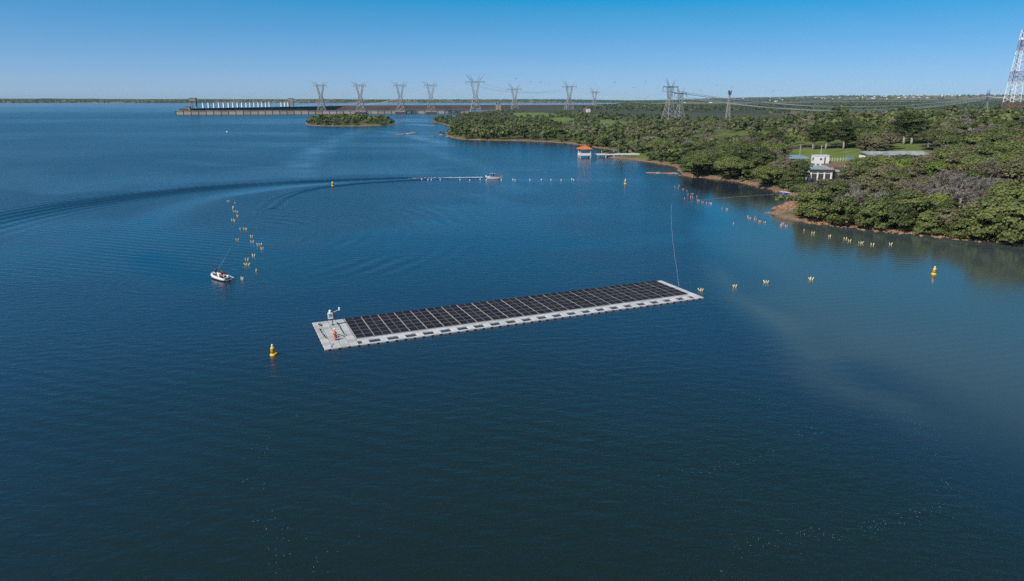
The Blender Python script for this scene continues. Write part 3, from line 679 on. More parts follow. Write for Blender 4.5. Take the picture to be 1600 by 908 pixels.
def far_wood(items):
    vs, fs, mi, tn = [], [], [], []; b = 0; mats = list(LEAF.values()); keys = list(LEAF)
    for x, y, z, key, s, rz, wd in items:
        pt = PROTO[key]; d = math.hypot(x, y); n = int(np.clip(150 * 420 / d, 48, 190)); Wd, H = pt['W'] * s * wd, pt['H'] * s
        rg = np.random.default_rng(int(abs(x * 13 + y * 7)) + 1); kind = 'bush' if 'bush' in key else ('umbrella' if 'umb' in key else 'round')
        p, nn, ss, tt, _ = crown_points(rg, kind, Wd, H, 9, n / 9, 1.0); ss = ss * math.sqrt(Wd * H * 2.6 / len(ss)) * (.55 if pt['leaf'] in ('grey', 'brown') else 1)
        v, f = quads_at(p, nn, ss, rg); v += np.array([x, y, z]); vs.append(v); fs.append(f + b); b += len(v)
        mi.append(np.full(len(f), keys.index(pt['leaf']))); tn.append(np.clip(tt + rg.uniform(-.1, .3), 0, 1))
    me = np_mesh('woods_beyond', np.concatenate(vs), np.concatenate(fs), mats, np.concatenate(mi), attrs={'tint': (np.concatenate(tn), 'FACE')})
    return stuff(link('woods_beyond', me))
far_wood(rest)['label'] = 'mixed green and dry woods running back behind the shore'
print('TREES', len(TREES), len(rest))

# ------------------------------------------------------------------ floating solar array
A_O = P(507, 546, .2); _b = P(1101, 464.5, .2); A_RZ = math.atan2(_b[1] - A_O[1], _b[0] - A_O[0])
array = thing('floating_solar_array', 'long floating raft of dark solar panels with pale grey float deck', 'solar array', (A_O[0], A_O[1], 0), A_RZ)
def on_array(x, y, z=0.0):
    c, s = math.cos(A_RZ), math.sin(A_RZ); return (A_O[0] + x * c - y * s, A_O[1] + x * s + y * c, z)
PITCH_G, X0, NG, ROW, Y0 = 2.7, 4.92, 22, 1.72, 2.48
def float_mesh(sx, sy, name='float_block', mat='float_grey', h=.24):
    m = MB(); m.bevbox((0, 0, h / 2 - .04), (sx, sy, h), .04)
    m.box((0, 0, h - .035), (sx * .62, .05, .012)); m.box((0, sy * .22, h - .035), (sx * .62, .04, .012)); m.box((0, -sy * .22, h - .035), (sx * .62, .04, .012))
    return m.mesh(name, M(mat))
# landing deck at the left end: four files of float blocks
deckm = float_mesh(1.16, 1.40)
for i in range(4):
    for j in range(9):
        o = link('float_block', deckm, array, (.62 + i * 1.22, .74 + j * 1.43, (.0, .012, -.008)[(i * 5 + j * 3) % 3])); o.rotation_euler = (0, 0, (random.random() - .5) * .012)
# front walkway: outer rail, inner rail and a cross block between the openings
railo, raili, cross = float_mesh(2.66, .34, 'walkway_float', 'float_white'), float_mesh(2.66, .74, 'walkway_float', 'float_white'), float_mesh(.98, 1.40, 'walkway_float', 'float_white')
for g in range(NG):
    x = X0 + PITCH_G * (g + .5)
    link('walkway_float', railo, array, (x, .175, 0)); link('walkway_float', raili, array, (x, 2.10, 0))
    link('walkway_float', cross, array, (X0 + PITCH_G * g + 1.10, 1.04, -.006))
lug = MB().box((0, 0, 0), (.34, .10, .12)).mesh('connector_lug', M('black_rubber'))
for i in range(48): link('connector_lug', lug, array, (.75 + i * 1.36, -.05, .06))
lug2 = MB().box((0, 0, 0), (.10, .34, .12)).mesh('connector_lug', M('black_rubber'))
for j in range(9): link('connector_lug', lug2, array, (-.02, .9 + j * 1.43, .06))
# end strip at the right
endm = float_mesh(1.22, 1.56, 'end_float', 'float_white')
XE = X0 + PITCH_G * NG
for j in range(8): link('end_float', endm, array, (XE + .66, .80 + j * 1.6, .004))
# supports and panels
supm = MB().bevbox((0, 0, .08), (2.64, 1.66, .28), .03).mesh('panel_float', M('float_dull'))
TILT = R(1.6)
def panel_mesh():
    m = MB(); w, d, h = 1.265, 1.47, .035; fr = .036
    m.box((0, 0, 0), (w, d, h), 0)
    m.box((0, 0, h / 2 + .003), (w - 2 * fr, d - 2 * fr, .008), 1)
    for k in range(1, 3): m.box((-w / 2 + w * k / 3, 0, h / 2 + .008), (.006, d - 2 * fr, .003), 2)
    m.box((0, 0, h / 2 + .008), (w - 2 * fr, .010, .003), 2)
    return m.mesh('solar_panel', [M('aluminium'), M('panel_glass'), M('panel_cellline')])
pm = panel_mesh()
for g in range(NG):
    for r in range(6):
        xc = X0 + PITCH_G * (g + .5); yc = Y0 + ROW * (r + .5)
        link('panel_float', supm, array, (xc, yc, .02))
        for k in (-1, 1):
            o = link('solar_panel', pm, array, (xc + k * .648 + random.uniform(-.008, .008), yc + .02, .30 + random.uniform(-.006, .006)))
            o.rotation_euler = (TILT + random.uniform(-.012, .012), random.uniform(-.008, .008), random.uniform(-.006, .006))
# cable run across the deck and loose cables
def cable(name, pts, r, label, cat, mat='black_rubber'):
    o = MB().tube(pts, r, 6).build(name, M(mat), None, True); return tag(o, label, cat)
def arrpts(pts, z=.24): return [on_array(x, y, z + .03 * math.sin(i)) for i, (x, y) in enumerate(pts)]
cable('black_cable', arrpts([(3.70, 11.4), (3.68, 10.6), (3.74, 9.4), (3.70, 8.2), (3.73, 7.0), (3.72, 5.8), (3.9, 4.5)]), .05, 'long black cable lying across the deck beside the panels', 'cable')
cable('tie_rope', arrpts([(.85, 11.9), (.98, 11.6), (.82, 11.3), (1.05, 11.0), (.92, 10.7), (1.2, 10.5), (1.3, 11.2), (1.1, 11.6)]), .055, 'short dark coiled rope at the back left deck corner', 'rope')
cable('tie_rope', arrpts([(.62, 9.3), (.84, 8.9), (.60, 8.5), (.82, 8.0), (.68, 7.4), (.86, 7.0), (.70, 6.4), (.95, 6.0), (.72, 5.6), (1.0, 5.2), (.85, 4.7), (1.1, 4.4)]), .055, 'dark rope wriggling along the outer left deck edge', 'rope')
arc = [(3.05 + .45 * math.cos(t), 4.25 + .45 * math.sin(t)) for t in np.linspace(.0, 3.3, 9)]
cable('cable_loop', arrpts(arc), .08, 'black half-loop of hose on the deck right of the workers', 'hose')
cable('deck_line', arrpts([(.95, .35), (1.2, 1.0), (1.5, 1.7)]), .03, 'thin dark line near the front left deck corner', 'rope')

# weather station
ws = thing('weather_station', 'white weather station on a post at the back of the deck', 'weather station', on_array(2.85, 10.4, .20), A_RZ)
MB().box((0, 0, .03), (.45, .45, .06)).build('base_plate', M('dark_grey'), ws)
MB().tube([(0, 0, .06), (0, 0, 2.05)], .06, 8).build('post', M('dark_grey'), ws)
bx = MB().bevbox((-.30, -.12, 1.62), (.72, .42, .95), .06).build('instrument_box', M('white_paint'), ws)
MB().box((-.30, -.345, 1.72), (.48, .02, .42)).build('panel_window', M('steel'), bx)
MB().lathe([(.16, 2.10), (.20, 2.16), (.20, 2.42), (.13, 2.50)], 12, (-.30, -.1, 0)).build('sensor_dome', M('white_paint'), ws, True)
MB().bar((0, 0, 2.02), (1.15, .25, 2.30), .06).build('arm', M('off_white'), ws)
MB().lathe([(.10, 2.15), (.13, 2.2), (.13, 2.62), (.09, 2.68)], 10, (1.18, .25, 0)).build('rain_gauge', M('white_paint'), ws, True)
MB().bevbox((.26, .05, 1.55), (.30, .34, .62), .05).build('battery_case', M('red_paint'), ws)

# ------------------------------------------------------------------ people
def person(label, loc, rz, pose, top, helmet=None, group=None, bottom='trousers'):
    """one skinned figure; pose gives the joints"""
    J = {'crouch': dict(pel=(0, 0, .32), ch=(.10, 0, .66), nk=(.15, 0, .84), hd=(.19, 0, .98), sh=.20, el=(.30, .26, .52), wr=(.46, .16, .34), kn=(.40, .16, .48), an=(.12, .15, .08), to=(.30, .17, .05)),
         'sit': dict(pel=(0, 0, .46), ch=(.02, 0, .82), nk=(.03, 0, 1.02), hd=(.06, 0, 1.17), sh=.20, el=(.16, .27, .74), wr=(.38, .18, .66), kn=(.44, .13, .50), an=(.46, .13, .09), to=(.62, .14, .05)),
         'stand': dict(pel=(0, 0, .94), ch=(.02, 0, 1.28), nk=(.03, 0, 1.48), hd=(.06, 0, 1.63), sh=.20, el=(.08, .27, 1.14), wr=(.30, .20, 1.02), kn=(.04, .11, .50), an=(0, .12, .08), to=(.16, .13, .04))}[pose]
    vs, es, rs, mt = [], [], [], []
    def add(p, r, par, m): vs.append(p); rs.append(r); mt.append(m); (es.append((par, len(vs) - 1)) if par is not None else None); return len(vs) - 1
    mid = lambda a, b, t=.5: tuple(a[i] * (1 - t) + b[i] * t for i in range(3))
    pel = add(J['pel'], .15, None, 1); sp = add(mid(J['pel'], J['ch']), .145, pel, 0); ch = add(J['ch'], .165, sp, 0); nk = add(J['nk'], .065, ch, 2); hd = add(J['hd'], .105, nk, 2); add((J['hd'][0] + .01, 0, J['hd'][2] + .12), .085, hd, 2)
    for s in (-1, 1):
        f = lambda k: (J[k][0], J[k][1] * s, J[k][2])
        sh = add((J['ch'][0] + .01, s * J['sh'], J['ch'][2] + .10), .075, ch, 0); el = add(f('el'), .055, sh, 0); wr = add(f('wr'), .038, el, 2)
        hand = add(tuple(np.array(f('wr')) + (.06, -.01 * s, -.02)), .036, wr, 2)
        for q in (-.03, -.01, .01, .03): add(tuple(np.array(f('wr')) + (.13 - abs(q) * .5, -.01 * s + q, -.05)), .012, hand, 2)
        add(tuple(np.array(f('wr')) + (.07, -.055 * s, -.02)), .012, hand, 2)
        hp = add((J['pel'][0], s * .10, J['pel'][2] - .02), .105, pel, 1); kn = add(f('kn'), .075, hp, 1); an = add(f('an'), .05, kn, 1); add(f('to'), .045, an, 3)
    me = bpy.data.meshes.new('body'); me.from_pydata(vs, es, []); o = bpy.data.objects.new('tmp', me); COL.objects.link(o)
    sk = o.modifiers.new('s', 'SKIN'); o.modifiers.new('d', 'SUBSURF').levels = 1
    for i, r in enumerate(rs): me.skin_vertices[0].data[i].radius = (r, r); me.skin_vertices[0].data[i].use_root = (i == 0)
    dg = bpy.context.evaluated_depsgraph_get(); bm = bpy.data.meshes.new_from_object(o.evaluated_get(dg)); bpy.data.objects.remove(o)
    A = np.array([vs[a] for a, b in es]); B = np.array([vs[b] for a, b in es]); mA = np.array([mt[b] for a, b in es])
    bm.materials.clear()
    for k in (top, bottom, 'skin', 'dark_grey'): bm.materials.append(M(k))
    for p in bm.polygons:
        c = np.array(p.center); d = B - A; t = np.clip(((c - A) * d).sum(1) / (d * d).sum(1), 0, 1); p.material_index = int(mA[np.argmin(np.linalg.norm(c - A - t[:, None] * d, axis=1))]); p.use_smooth = True
    root = thing('person', label, 'person', loc, rz, group); bm.name = 'body'; link('body', bm, root)
    h = J['hd']
    hat = MB().lathe([(.150, h[2] + .04), (.148, h[2] + .075), (.128, h[2] + .075), (.118, h[2] + .14), (.08, h[2] + .19), (.02, h[2] + .205)], 12, (h[0], 0, 0))
    hat.build('helmet' if helmet else 'hair', M(helmet or 'hair'), root, True)
    fm = MB(); fm.box((h[0] + .105, 0, h[2] + .0), (.04, .03, .045)); fm.box((h[0] + .095, .042, h[2] + .03), (.02, .03, .014), 1); fm.box((h[0] + .095, -.042, h[2] + .03), (.02, .03, .014), 1); fm.box((h[0] + .095, 0, h[2] - .045), (.02, .05, .012), 1)
    fm.build('face', [M('skin'), M('hair')], root)
    if top == 'hivis_orange':
        c = J['ch']; MB().box((c[0] - .04, 0, c[2] - .14), (.34, .37, .045), 0).build('reflective_band', M('off_white'), root)
    return root
person('crouching worker in orange jacket and white helmet, farther one on deck', on_array(2.15, 5.2, .20), A_RZ + .4, 'crouch', 'hivis_orange', 'white_paint', 'people on the raft')
person('seated worker in bright orange jacket, nearer one on deck', on_array(1.9, 3.35, .20), A_RZ - .5, 'crouch', 'hivis_orange', 'hivis_orange', 'people on the raft', 'hivis_orange')

# ------------------------------------------------------------------ yellow navigation buoys
def buoy(px, py, s, label, spin=0):
    p = P(px, py); t = thing('marker_buoy', label, 'buoy', p, spin, 'yellow marker buoys'); t.scale = (s, s, s); t.rotation_euler = (random.uniform(-.04, .04), random.uniform(-.05, .05), spin)
    MB().lathe([(.20, -.35), (.42, -.2), (.46, .05), (.40, .20), (.30, .30)], 20).build('float_skirt', M('buoy_yellow'), t, True)
    MB().lathe([(.30, .28), (.29, .95), (.27, 1.10), (.17, 1.24)], 18).build('body', M('buoy_yellow'), t, True)
    MB().lathe([(.295, .86), (.30, .90), (.30, .95), (.295, .99)], 18).build('band', M('buoy_orange'), t, True)
    MB().lathe([(.13, 1.22), (.14, 1.28), (.14, 1.52), (.10, 1.58)], 14).build('lamp', M('off_white'), t, True)
    MB().bar((.36, -.1, .22), (.60, -.18, .44), .10).build('lifting_lug', M('buoy_yellow'), t)
    return t
buoy(427, 555, 1.0, 'large bright yellow buoy left of the raft, nearest the viewer')
buoy(1459, 428.5, 1.05, 'yellow buoy alone in the dark water off the right shore', .8)
buoy(977, 287, 1.25, 'small yellow buoy in front of the orange-roofed pier', 2)
buoy(520, 291, 1.25, 'small yellow buoy inside the curve of the boat wake', 3)

# ------------------------------------------------------------------ mooring floats
tube_y = MB().lathe([(.03, -.55), (.13, -.45), (.15, -.2), (.15, .45), (.12, .55), (.03, .60)], 10).mesh('float_tube', M('float_yellow'), True)
tube_p = MB().lathe([(.03, -.55), (.13, -.45), (.15, -.2), (.15, .42), (.12, .52), (.03, .57)], 10).mesh('float_tube', M('float_pink'), True)
ball_w = MB().lathe([(.03, -.22), (.20, -.14), (.27, .04), (.22, .22), (.10, .33), (.03, .35)], 12).mesh('float_ball', M('white_paint'), True)
def mooring_float(px, py, n, me, label, cat, group, s=1.0, spread=.42, name='mooring_float'):
    p = P(px, py); t = thing(name, label, cat, p, random.uniform(-.4, .4), group)
    ys = MB()
    for i in range(n):
        x = (i - (n - 1) / 2) * spread; o = link('float_tube' if me is not ball_w else 'float_ball', me, t, (x, random.uniform(-.15, .15), .12 * s))
        o.scale = (s, s, s); o.rotation_euler = (random.uniform(-.25, .25), (x / max(spread, .1)) * .45 + random.uniform(-.15, .15), 0)
    if n > 1: ys.bar((-(n - 1) / 2 * spread, 0, -.10), ((n - 1) / 2 * spread, 0, -.10), .05).build('tie_bar', M('black_rubber'), t)
    return t
LF = [(357, 315.5, 2), (367.5, 318, 1), (364.5, 325, 2), (364, 327.5, 1), (366.5, 331.5, 2), (370.5, 332.5, 2), (371.5, 338.5, 2), (363.5, 345, 2), (367, 346.5, 1), (375.5, 359, 1), (383.5, 359, 3), (393.5, 370.5, 2), (371, 376, 2), (394.5, 379, 2), (405.5, 383, 3),
      (410, 390, 2), (396, 400.5, 2), (386, 407, 2), (386.5, 414.5, 3), (401, 424, 1), (378.5, 437, 2)]
for i, (x, y, n) in enumerate(sorted(LF, key=lambda q: -q[1])):
    mooring_float(x, y, n, tube_y, f'pale yellow mooring float near the inflatable boat, {ordinal(i + 1)} counting back from the boat', 'float', 'yellow floats in a line beyond the inflatable', .8, .42)
for i, (x, y, n) in enumerate([(1095, 454.5, 3), (1148, 449, 3), (1197, 442, 3), (1267, 437, 3)]):
    mooring_float(x, y, n, tube_y, f'pale yellow float cluster right of the raft, {ordinal(i + 1)} out from its right corner', 'float', 'yellow floats off the raft corner', 0.75, .30)
for i, (x, y, n) in enumerate([(1270, 365, 2), (1296, 370, 2), (1321, 374, 2), (1327, 377, 2), (1345, 380.5, 3), (1363, 383, 2), (1392, 382.5, 2)]):
    mooring_float(x, y, n, tube_y, f'pale yellow float in the dark water below the right shore, {ordinal(i + 1)} from left', 'float', 'yellow floats along the right shore', .75, .5)
PK = [(1054.5, 293, 1), (1061, 291, 1), (1059.5, 295, 1), (1067.5, 297, 2), (1073, 299, 1), (1081.5, 304, 3), (1075, 305, 1), (1069.5, 311, 1), (1079, 308.5, 1), (1082.5, 309.5, 1), (1089, 308, 1), (1089.5, 313.5, 1), (1091.5, 314.5, 2), (1097.5, 316.5, 2), (1104, 318, 1), (1109, 318.5, 2), (1111.5, 319, 1),
      (1128.5, 327, 1), (1135.5, 328, 2), (1146, 350, 1), (1168, 339.5, 1), (1171.5, 342, 2), (1179.5, 340, 1), (1180, 343.5, 2), (1187.5, 347, 2), (1195, 348.5, 2), (1220.5, 353.5, 2), (1223, 350.5, 2), (1228.5, 354, 2), (1256, 361, 1)]
for i, (x, y, n) in enumerate(sorted(PK)):
    mooring_float(x, y, n, tube_p, f'faded red float in the bay before the headland, {ordinal(i + 1)} from left', 'float', 'red floats strung across the bay', .78, .38)
WF = [659, 669, 674, 688, 719, 734, 750.5, 760, 783.5, 801.5, 805, 828, 846, 861, 877, 893.5, 896.5]
for i, x in enumerate(WF):
    mooring_float(x, 281.5 + .012 * (x % 37) * 2 - (1.0 if i % 3 == 0 else 0), 1, ball_w, f'tiny white float in the row by the speedboat, {ordinal(i + 1)} from left', 'float', 'white floats in a row by the speedboat', 1.0, name='marker_float')
mooring_float(355, 207, 1, ball_w, 'lone white float far out on the left water', 'float', None, 3.0, name='marker_float')

# ------------------------------------------------------------------ ropes on the water
def rope_px(name, pts, r, label, z=.04, n=40):
    c = px_curve(pts, n); c = c + np.c_[np.zeros(n), .25 * np.sin(np.arange(n) * .9)]
    return cable(name, [(x, y, z) for x, y in c], r, label, 'rope', 'rope')
rope_px('mooring_rope', [(1061, 447), (1058, 425), (1054, 400), (1051, 375), (1049, 350), (1048.5, 330), (1049.5, 318)], .013, 'long white rope on the water running back from the raft')
rope_px('float_line', [(1072, 317), (1100, 312), (1140, 308.5), (1180, 305.5), (1216, 303)], .013, 'pale line across the bay to the blue boat')
c0 = P(340, 422, 1.1); c1 = P(361.5, 386)
cable('tow_rope', [c0, (c0 + c1) / 2 - np.array([0, 0, .1]), c1 + np.array([0, 0, .02])], .010, 'pale taut rope from the inflatable boat to the floats', 'rope', 'rope')

# ------------------------------------------------------------------ inflatable workboat
p0 = P(346, 435.5); rb = thing('inflatable_boat', 'white inflatable workboat with outboard motor and crew left of the raft', 'boat', (p0[0], p0[1], 0), R(142))
def side_tube(s): return [(-2.9, s * .95, .34), (-1.5, s * .98, .36), (.4, s * .98, .38), (1.6, s * .85, .44), (2.5, s * .48, .56), (2.95, 0, .64)]
for s in (-1, 1): MB().tube(side_tube(s), [.20, .27, .29, .29, .28, .27], 12).build('inflatable_tube', M('tube_white'), rb, True)
hull = MB(); hull.add([(-2.5, -.8, .1), (-2.5, .8, .1), (1.6, .7, .14), (2.6, 0, .35), (1.6, -.7, .14), (-2.5, 0, -.25), (1.5, 0, -.2)], [(0, 4, 3, 2, 1), (0, 5, 6, 4), (1, 2, 6, 5), (4, 6, 3), (2, 3, 6), (0, 1, 5)])
hull.build('hull', M('white_paint'), rb)
MB().box((-.1, 0, .20), (4.4, 1.4, .06)).build('deck', M('float_grey'), rb)
MB().box((-2.45, 0, .42), (.12, 1.5, .55)).build('transom', M('white_paint'), rb)
mo = MB().bevbox((-2.72, 0, .95), (.42, .36, .50), .10).build('outboard_motor', M('tube_white'), rb); MB().box((-2.70, 0, .30), (.20, .14, .85)).build('motor_leg', M('dark_grey'), mo)
MB().bevbox((.35, .0, .62), (.5, .7, .8), .06).build('console', M('white_paint'), rb)
MB().bevbox((-.7, 0, .42), (.45, 1.0, .40), .05).build('seat_box', M('dark_grey'), rb)
for s in (-1, 1): MB().tube([(-1.5, s * .95, .66), (1.6, s * .83, .74)], .025, 5).build('grab_line', M('red_paint'), rb)
def in_boat(root, x, y, z):
    c, s = math.cos(root.rotation_euler.z), math.sin(root.rotation_euler.z); q = root.location; return (q.x + x * c - y * s, q.y + x * s + y * c, q.z + z)
person('crew member in dark clothes standing at the bow of the inflatable', in_boat(rb, 1.75, .1, .24), R(100), 'stand', 'trousers', None, 'boat crew')
person('crew member in orange vest sitting mid-boat in the inflatable', in_boat(rb, -.7, .25, .20), R(142), 'sit', 'hivis_orange', None, 'boat crew')
person('crew member in orange vest standing beside the inflatable console', in_boat(rb, -.15, -.30, .24), R(170), 'stand', 'hivis_orange', None, 'boat crew')
person('crew member in orange vest crouching toward the inflatable stern', in_boat(rb, -1.5, .3, .24), R(60), 'crouch', 'hivis_orange', 'hair', 'boat crew')

# ------------------------------------------------------------------ speedboat under way
p0 = P(772, 279.6); sb = thing('speedboat', 'white speedboat with canopy and passengers throwing a long curved wake', 'boat', (p0[0], p0[1], 0), R(3))
st = [(-3.3, 1.15, .95, -.2), (-1.5, 1.22, .98, -.3), (.6, 1.18, 1.05, -.3), (2.0, .90, 1.18, -.2), (3.0, .45, 1.32, .15), (3.7, .03, 1.45, .75)]
hv, hf = [], []
for x, w, top, kl in st: hv += [(x, -w, top), (x, -w * .82, .12 + max(0, kl)), (x, 0, kl), (x, w * .82, .12 + max(0, kl)), (x, w, top)]
for i in range(5): hf += [(i * 5 + j, i * 5 + j + 1, i * 5 + j + 6, i * 5 + j + 5) for j in range(4)]
hf += [(4, 3, 2, 1, 0)]
MB().add(hv, [f[::-1] for f in hf]).build('hull', M('white_paint'), sb)
MB().box((-.7, 0, .62), (5.0, 2.0, .08)).build('cockpit_floor', M('float_grey'), sb)
MB().add([(1.3, -1.05, 1.13), (1.3, 1.05, 1.13), (3.6, .05, 1.46), (3.6, -.05, 1.46)], [(0, 3, 2, 1)]).add([(1.3, -1.05, 1.05), (1.3, 1.05, 1.05), (3.6, .05, 1.40), (3.6, -.05, 1.40)], [(0, 1, 2, 3)]).build('foredeck', M('dark_grey'), sb)
MB().add([(.9, -1.0, 1.1), (.9, 1.0, 1.1), (.45, .85, 1.75), (.45, -.85, 1.75), (.95, -1.0, 1.1), (.95, 1.0, 1.1), (.5, .85, 1.75), (.5, -.85, 1.75)], [(0, 3, 2, 1), (4, 5, 6, 7), (2, 3, 7, 6)]).build('windscreen', M('glass_dark'), sb)
MB().bevbox((-.6, 0, 2.42), (2.4, 2.0, .10), .05).build('canopy', M('blue_roof'), sb)
for sx in (-1.7, .5):
    for s in (-1, 1): MB().bar((sx, s * 1.05, 1.0), (sx * .95, s * .92, 2.40), .05).build('canopy_post', M('steel'), sb)
for s in (-.5, .5): mo = MB().bevbox((-3.55, s, 1.15), (.5, .42, .65), .12).build('outboard_motor', M('white_paint'), sb); MB().box((-3.5, s, .45), (.22, .14, .9)).build('motor_leg', M('dark_grey'), mo)
MB().tube([(1.6, -.95, 1.5), (3.0, -.42, 1.75), (3.65, 0, 1.85), (3.0, .42, 1.75), (1.6, .95, 1.5)], .025, 5).build('bow_rail', M('steel'), sb)
for k, (x, y, ps, tp, lb) in enumerate([(-1.9, .3, 'sit', 'hivis_orange', 'passenger in orange sitting at the stern of the speedboat'), (-1.2, -.5, 'sit', 'trousers', 'passenger in dark clothes sitting under the speedboat canopy'),
                                        (-.2, .3, 'stand', 'trousers', 'helmsman in dark clothes standing under the speedboat canopy'), (1.9, .0, 'sit', 'red_paint', 'passenger in red sitting on the speedboat foredeck')]):
    person(lb, in_boat(sb, x, y, .66 if x < 1.5 else .8), R(3 + 20 * k), ps, tp, None, 'speedboat passengers')
# foam of the wake, and drifting foam flecks
def flecks(name, pts, size, label, z=.05, me_mat='foam'):
    n = len(pts); rg = rng; s = size * rg.uniform(.4, 1.4, n); a = rg.uniform(0, 6.28, n); zz = rg.uniform(0, .6, n) * z
    ring = np.linspace(0, 2 * math.pi, 7)[:-1]; v = np.zeros((n, 6, 3))
    for k, t in enumerate(ring):
        q = s * rg.uniform(.55, 1.1, n); v[:, k, 0] = pts[:, 0] + q * np.cos(t + a); v[:, k, 1] = pts[:, 1] + q * np.sin(t + a) * .8; v[:, k, 2] = z + zz
    o = stuff(link(name, np_mesh(name, v.reshape(-1, 3), np.arange(6 * n).reshape(-1, 6), M(me_mat)))); o['label'] = label; return o
s_ = np.abs(rng.exponential(9, 620)) + .8; s_ = s_[s_ < 34]; acc = np.r_[0, np.cumsum(np.hypot(*np.diff(TRACK, axis=0).T))]
fx, fy = np.interp(s_, acc, TRACK[:, 0]), np.interp(s_, acc, TRACK[:, 1]); fy = fy + rng.normal(size=len(s_)) * (.18 + .010 * s_) + np.where(rng.uniform(0, 1, len(s_)) < .35, .9, 0)
flecks('wake_foam', np.c_[fx - .4, fy], .36, 'white foam trailing behind the speedboat', .20)
def foam_line(pts, n, w):
    c = px_curve(pts, 60); i = rng.uniform(0, 58.9, n); k = i.astype(int); q = c[k] + (c[k + 1] - c[k]) * (i - k)[:, None]
    keep = vnoise(q[:, 0], q[:, 1], 1.6, 5) > .35; q = q[keep]; return q + rng.normal(size=q.shape) * w
FL = np.concatenate([foam_line([(1435, 655), (1450, 690), (1458, 730), (1478, 752), (1488, 785), (1460, 795), (1430, 812), (1400, 818)], 420, .55), foam_line([(1380, 812), (1350, 830), (1320, 838), (1260, 835), (1240, 850)], 240, .5),
                     foam_line([(1225, 840), (1190, 850), (1160, 840), (1150, 870), (1130, 905)], 150, .6), foam_line([(1205, 690), (1195, 715), (1160, 722), (1110, 735), (1060, 738), (1010, 732)], 260, .6), foam_line([(1150, 600), (1180, 620), (1200, 632), (1240, 628)], 120, .6), foam_line([(1205, 690), (1240, 680), (1290, 675)], 90, .8),
                     foam_line([(385, 745), (400, 800), (440, 850), (445, 890), (490, 895)], 150, .8), foam_line([(410, 660), (420, 690), (395, 740)], 70, .8), foam_line([(450, 652), (480, 650)], 24, .3), foam_line([(440, 850), (500, 860), (560, 830)], 40, 1.0)])
flecks('foam_flecks', FL[::3], .020, 'tiny white foam flecks drifting in curved lines', .03)

# ------------------------------------------------------------------ dam and guide wall
def az_on_line(px, A, B):
    """point of the ground line A-B seen in photograph column px (columns of far things)"""
    k = (px - 800) / F / CP; k = (px - 800) / F * (1 / CP) * (CP) if False else (px - 800) / F
    # column of a far point near the horizon: x/d with d = Y*CP + 22*SP
    t = 0.0; lo, hi = -.3, 1.3
    f = lambda t: proj(A[0] + (B[0] - A[0]) * t, A[1] + (B[1] - A[1]) * t, 10)[0] - px
    for _ in range(50):
        mid = (lo + hi) / 2
        if f(lo) * f(mid) <= 0: hi = mid
        else: lo = mid
    t = (lo + hi) / 2; return np.array([A[0] + (B[0] - A[0]) * t, A[1] + (B[1] - A[1]) * t])
gw_a, gw_b = P(275, 179.3)[:2], P(735, 177.3)[:2]; L_ = np.linalg.norm(gw_b - gw_a); gw_rz = math.atan2(*(gw_b - gw_a)[::-1])
gw = thing('breakwater', 'long low tan concrete guide wall standing in front of the dam', 'wall', (*gw_a, 0), gw_rz)
nb = 42; bay = L_ / nb
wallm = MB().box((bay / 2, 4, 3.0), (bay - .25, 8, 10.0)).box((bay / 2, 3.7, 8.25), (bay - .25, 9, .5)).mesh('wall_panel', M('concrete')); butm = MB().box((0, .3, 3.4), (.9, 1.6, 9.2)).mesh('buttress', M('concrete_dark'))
for i in range(nb):
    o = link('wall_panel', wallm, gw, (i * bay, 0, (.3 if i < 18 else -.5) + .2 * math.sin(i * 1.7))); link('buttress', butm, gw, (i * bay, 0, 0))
dA, dB = at_depth(291, 170, 1650)[:2], at_depth(545, 165, 2330)[:2]; dl = np.linalg.norm(dB - dA); d_rz = math.atan2(*(dB - dA)[::-1]); du = (dB - dA) / dl
dam = thing('concrete_dam', 'dark concrete dam receding behind the guide wall', 'dam', (*dA, 0), d_rz)
nd = 22
dw = MB().box((dl / nd / 2, 10, 4.5), (dl / nd - .3, 20, 13)).mesh('dam_bay', M('dam_wall')); dc = MB().box((dl / nd / 2, 10, 11.5), (dl / nd - .3, 22, .8)).mesh('dam_crest', M('concrete_dark')); dp = MB().box((0, -1.2, 4.4), (2.2, 2.4, 13)).mesh('dam_pier', M('dam_wall'))
for i in range(nd):
    x = i * dl / nd; link('dam_bay', dw, dam, (x, 0, 0)); link('dam_crest', dc, dam, (x, 0, 0)); link('dam_pier', dp, dam, (x, 0, 0))
for i, zx in enumerate([268, 312, 357, 399, 438, 478, 516, 553, 590, 626, 658, 691, 726, 757, 787, 817, 916, 946, 973]):
    q = az_on_line(270 + zx / 5.333, dA, dB)
    o = thing('gate_pylon', f'slender white pylon on the dam crest, {ordinal(i + 1)} from the left', 'pylon', (*q, 11.9), d_rz, 'white pylons on the dam')
    MB().box((0, 4, 6.0), (3.2, 3.2, 12.0), taper=.72).build('shaft', M('white_paint'), o); MB().box((0, 4, 12.4), (3.0, 3.4, .9)).build('cap', M('off_white'), o); MB().box((0, 4, .35), (4.6, 4.6, .7)).build('plinth', M('concrete_dark'), o)
pr('crane_paint', (.34, .27, .245), .7, .3, var=.15, scale=.2)
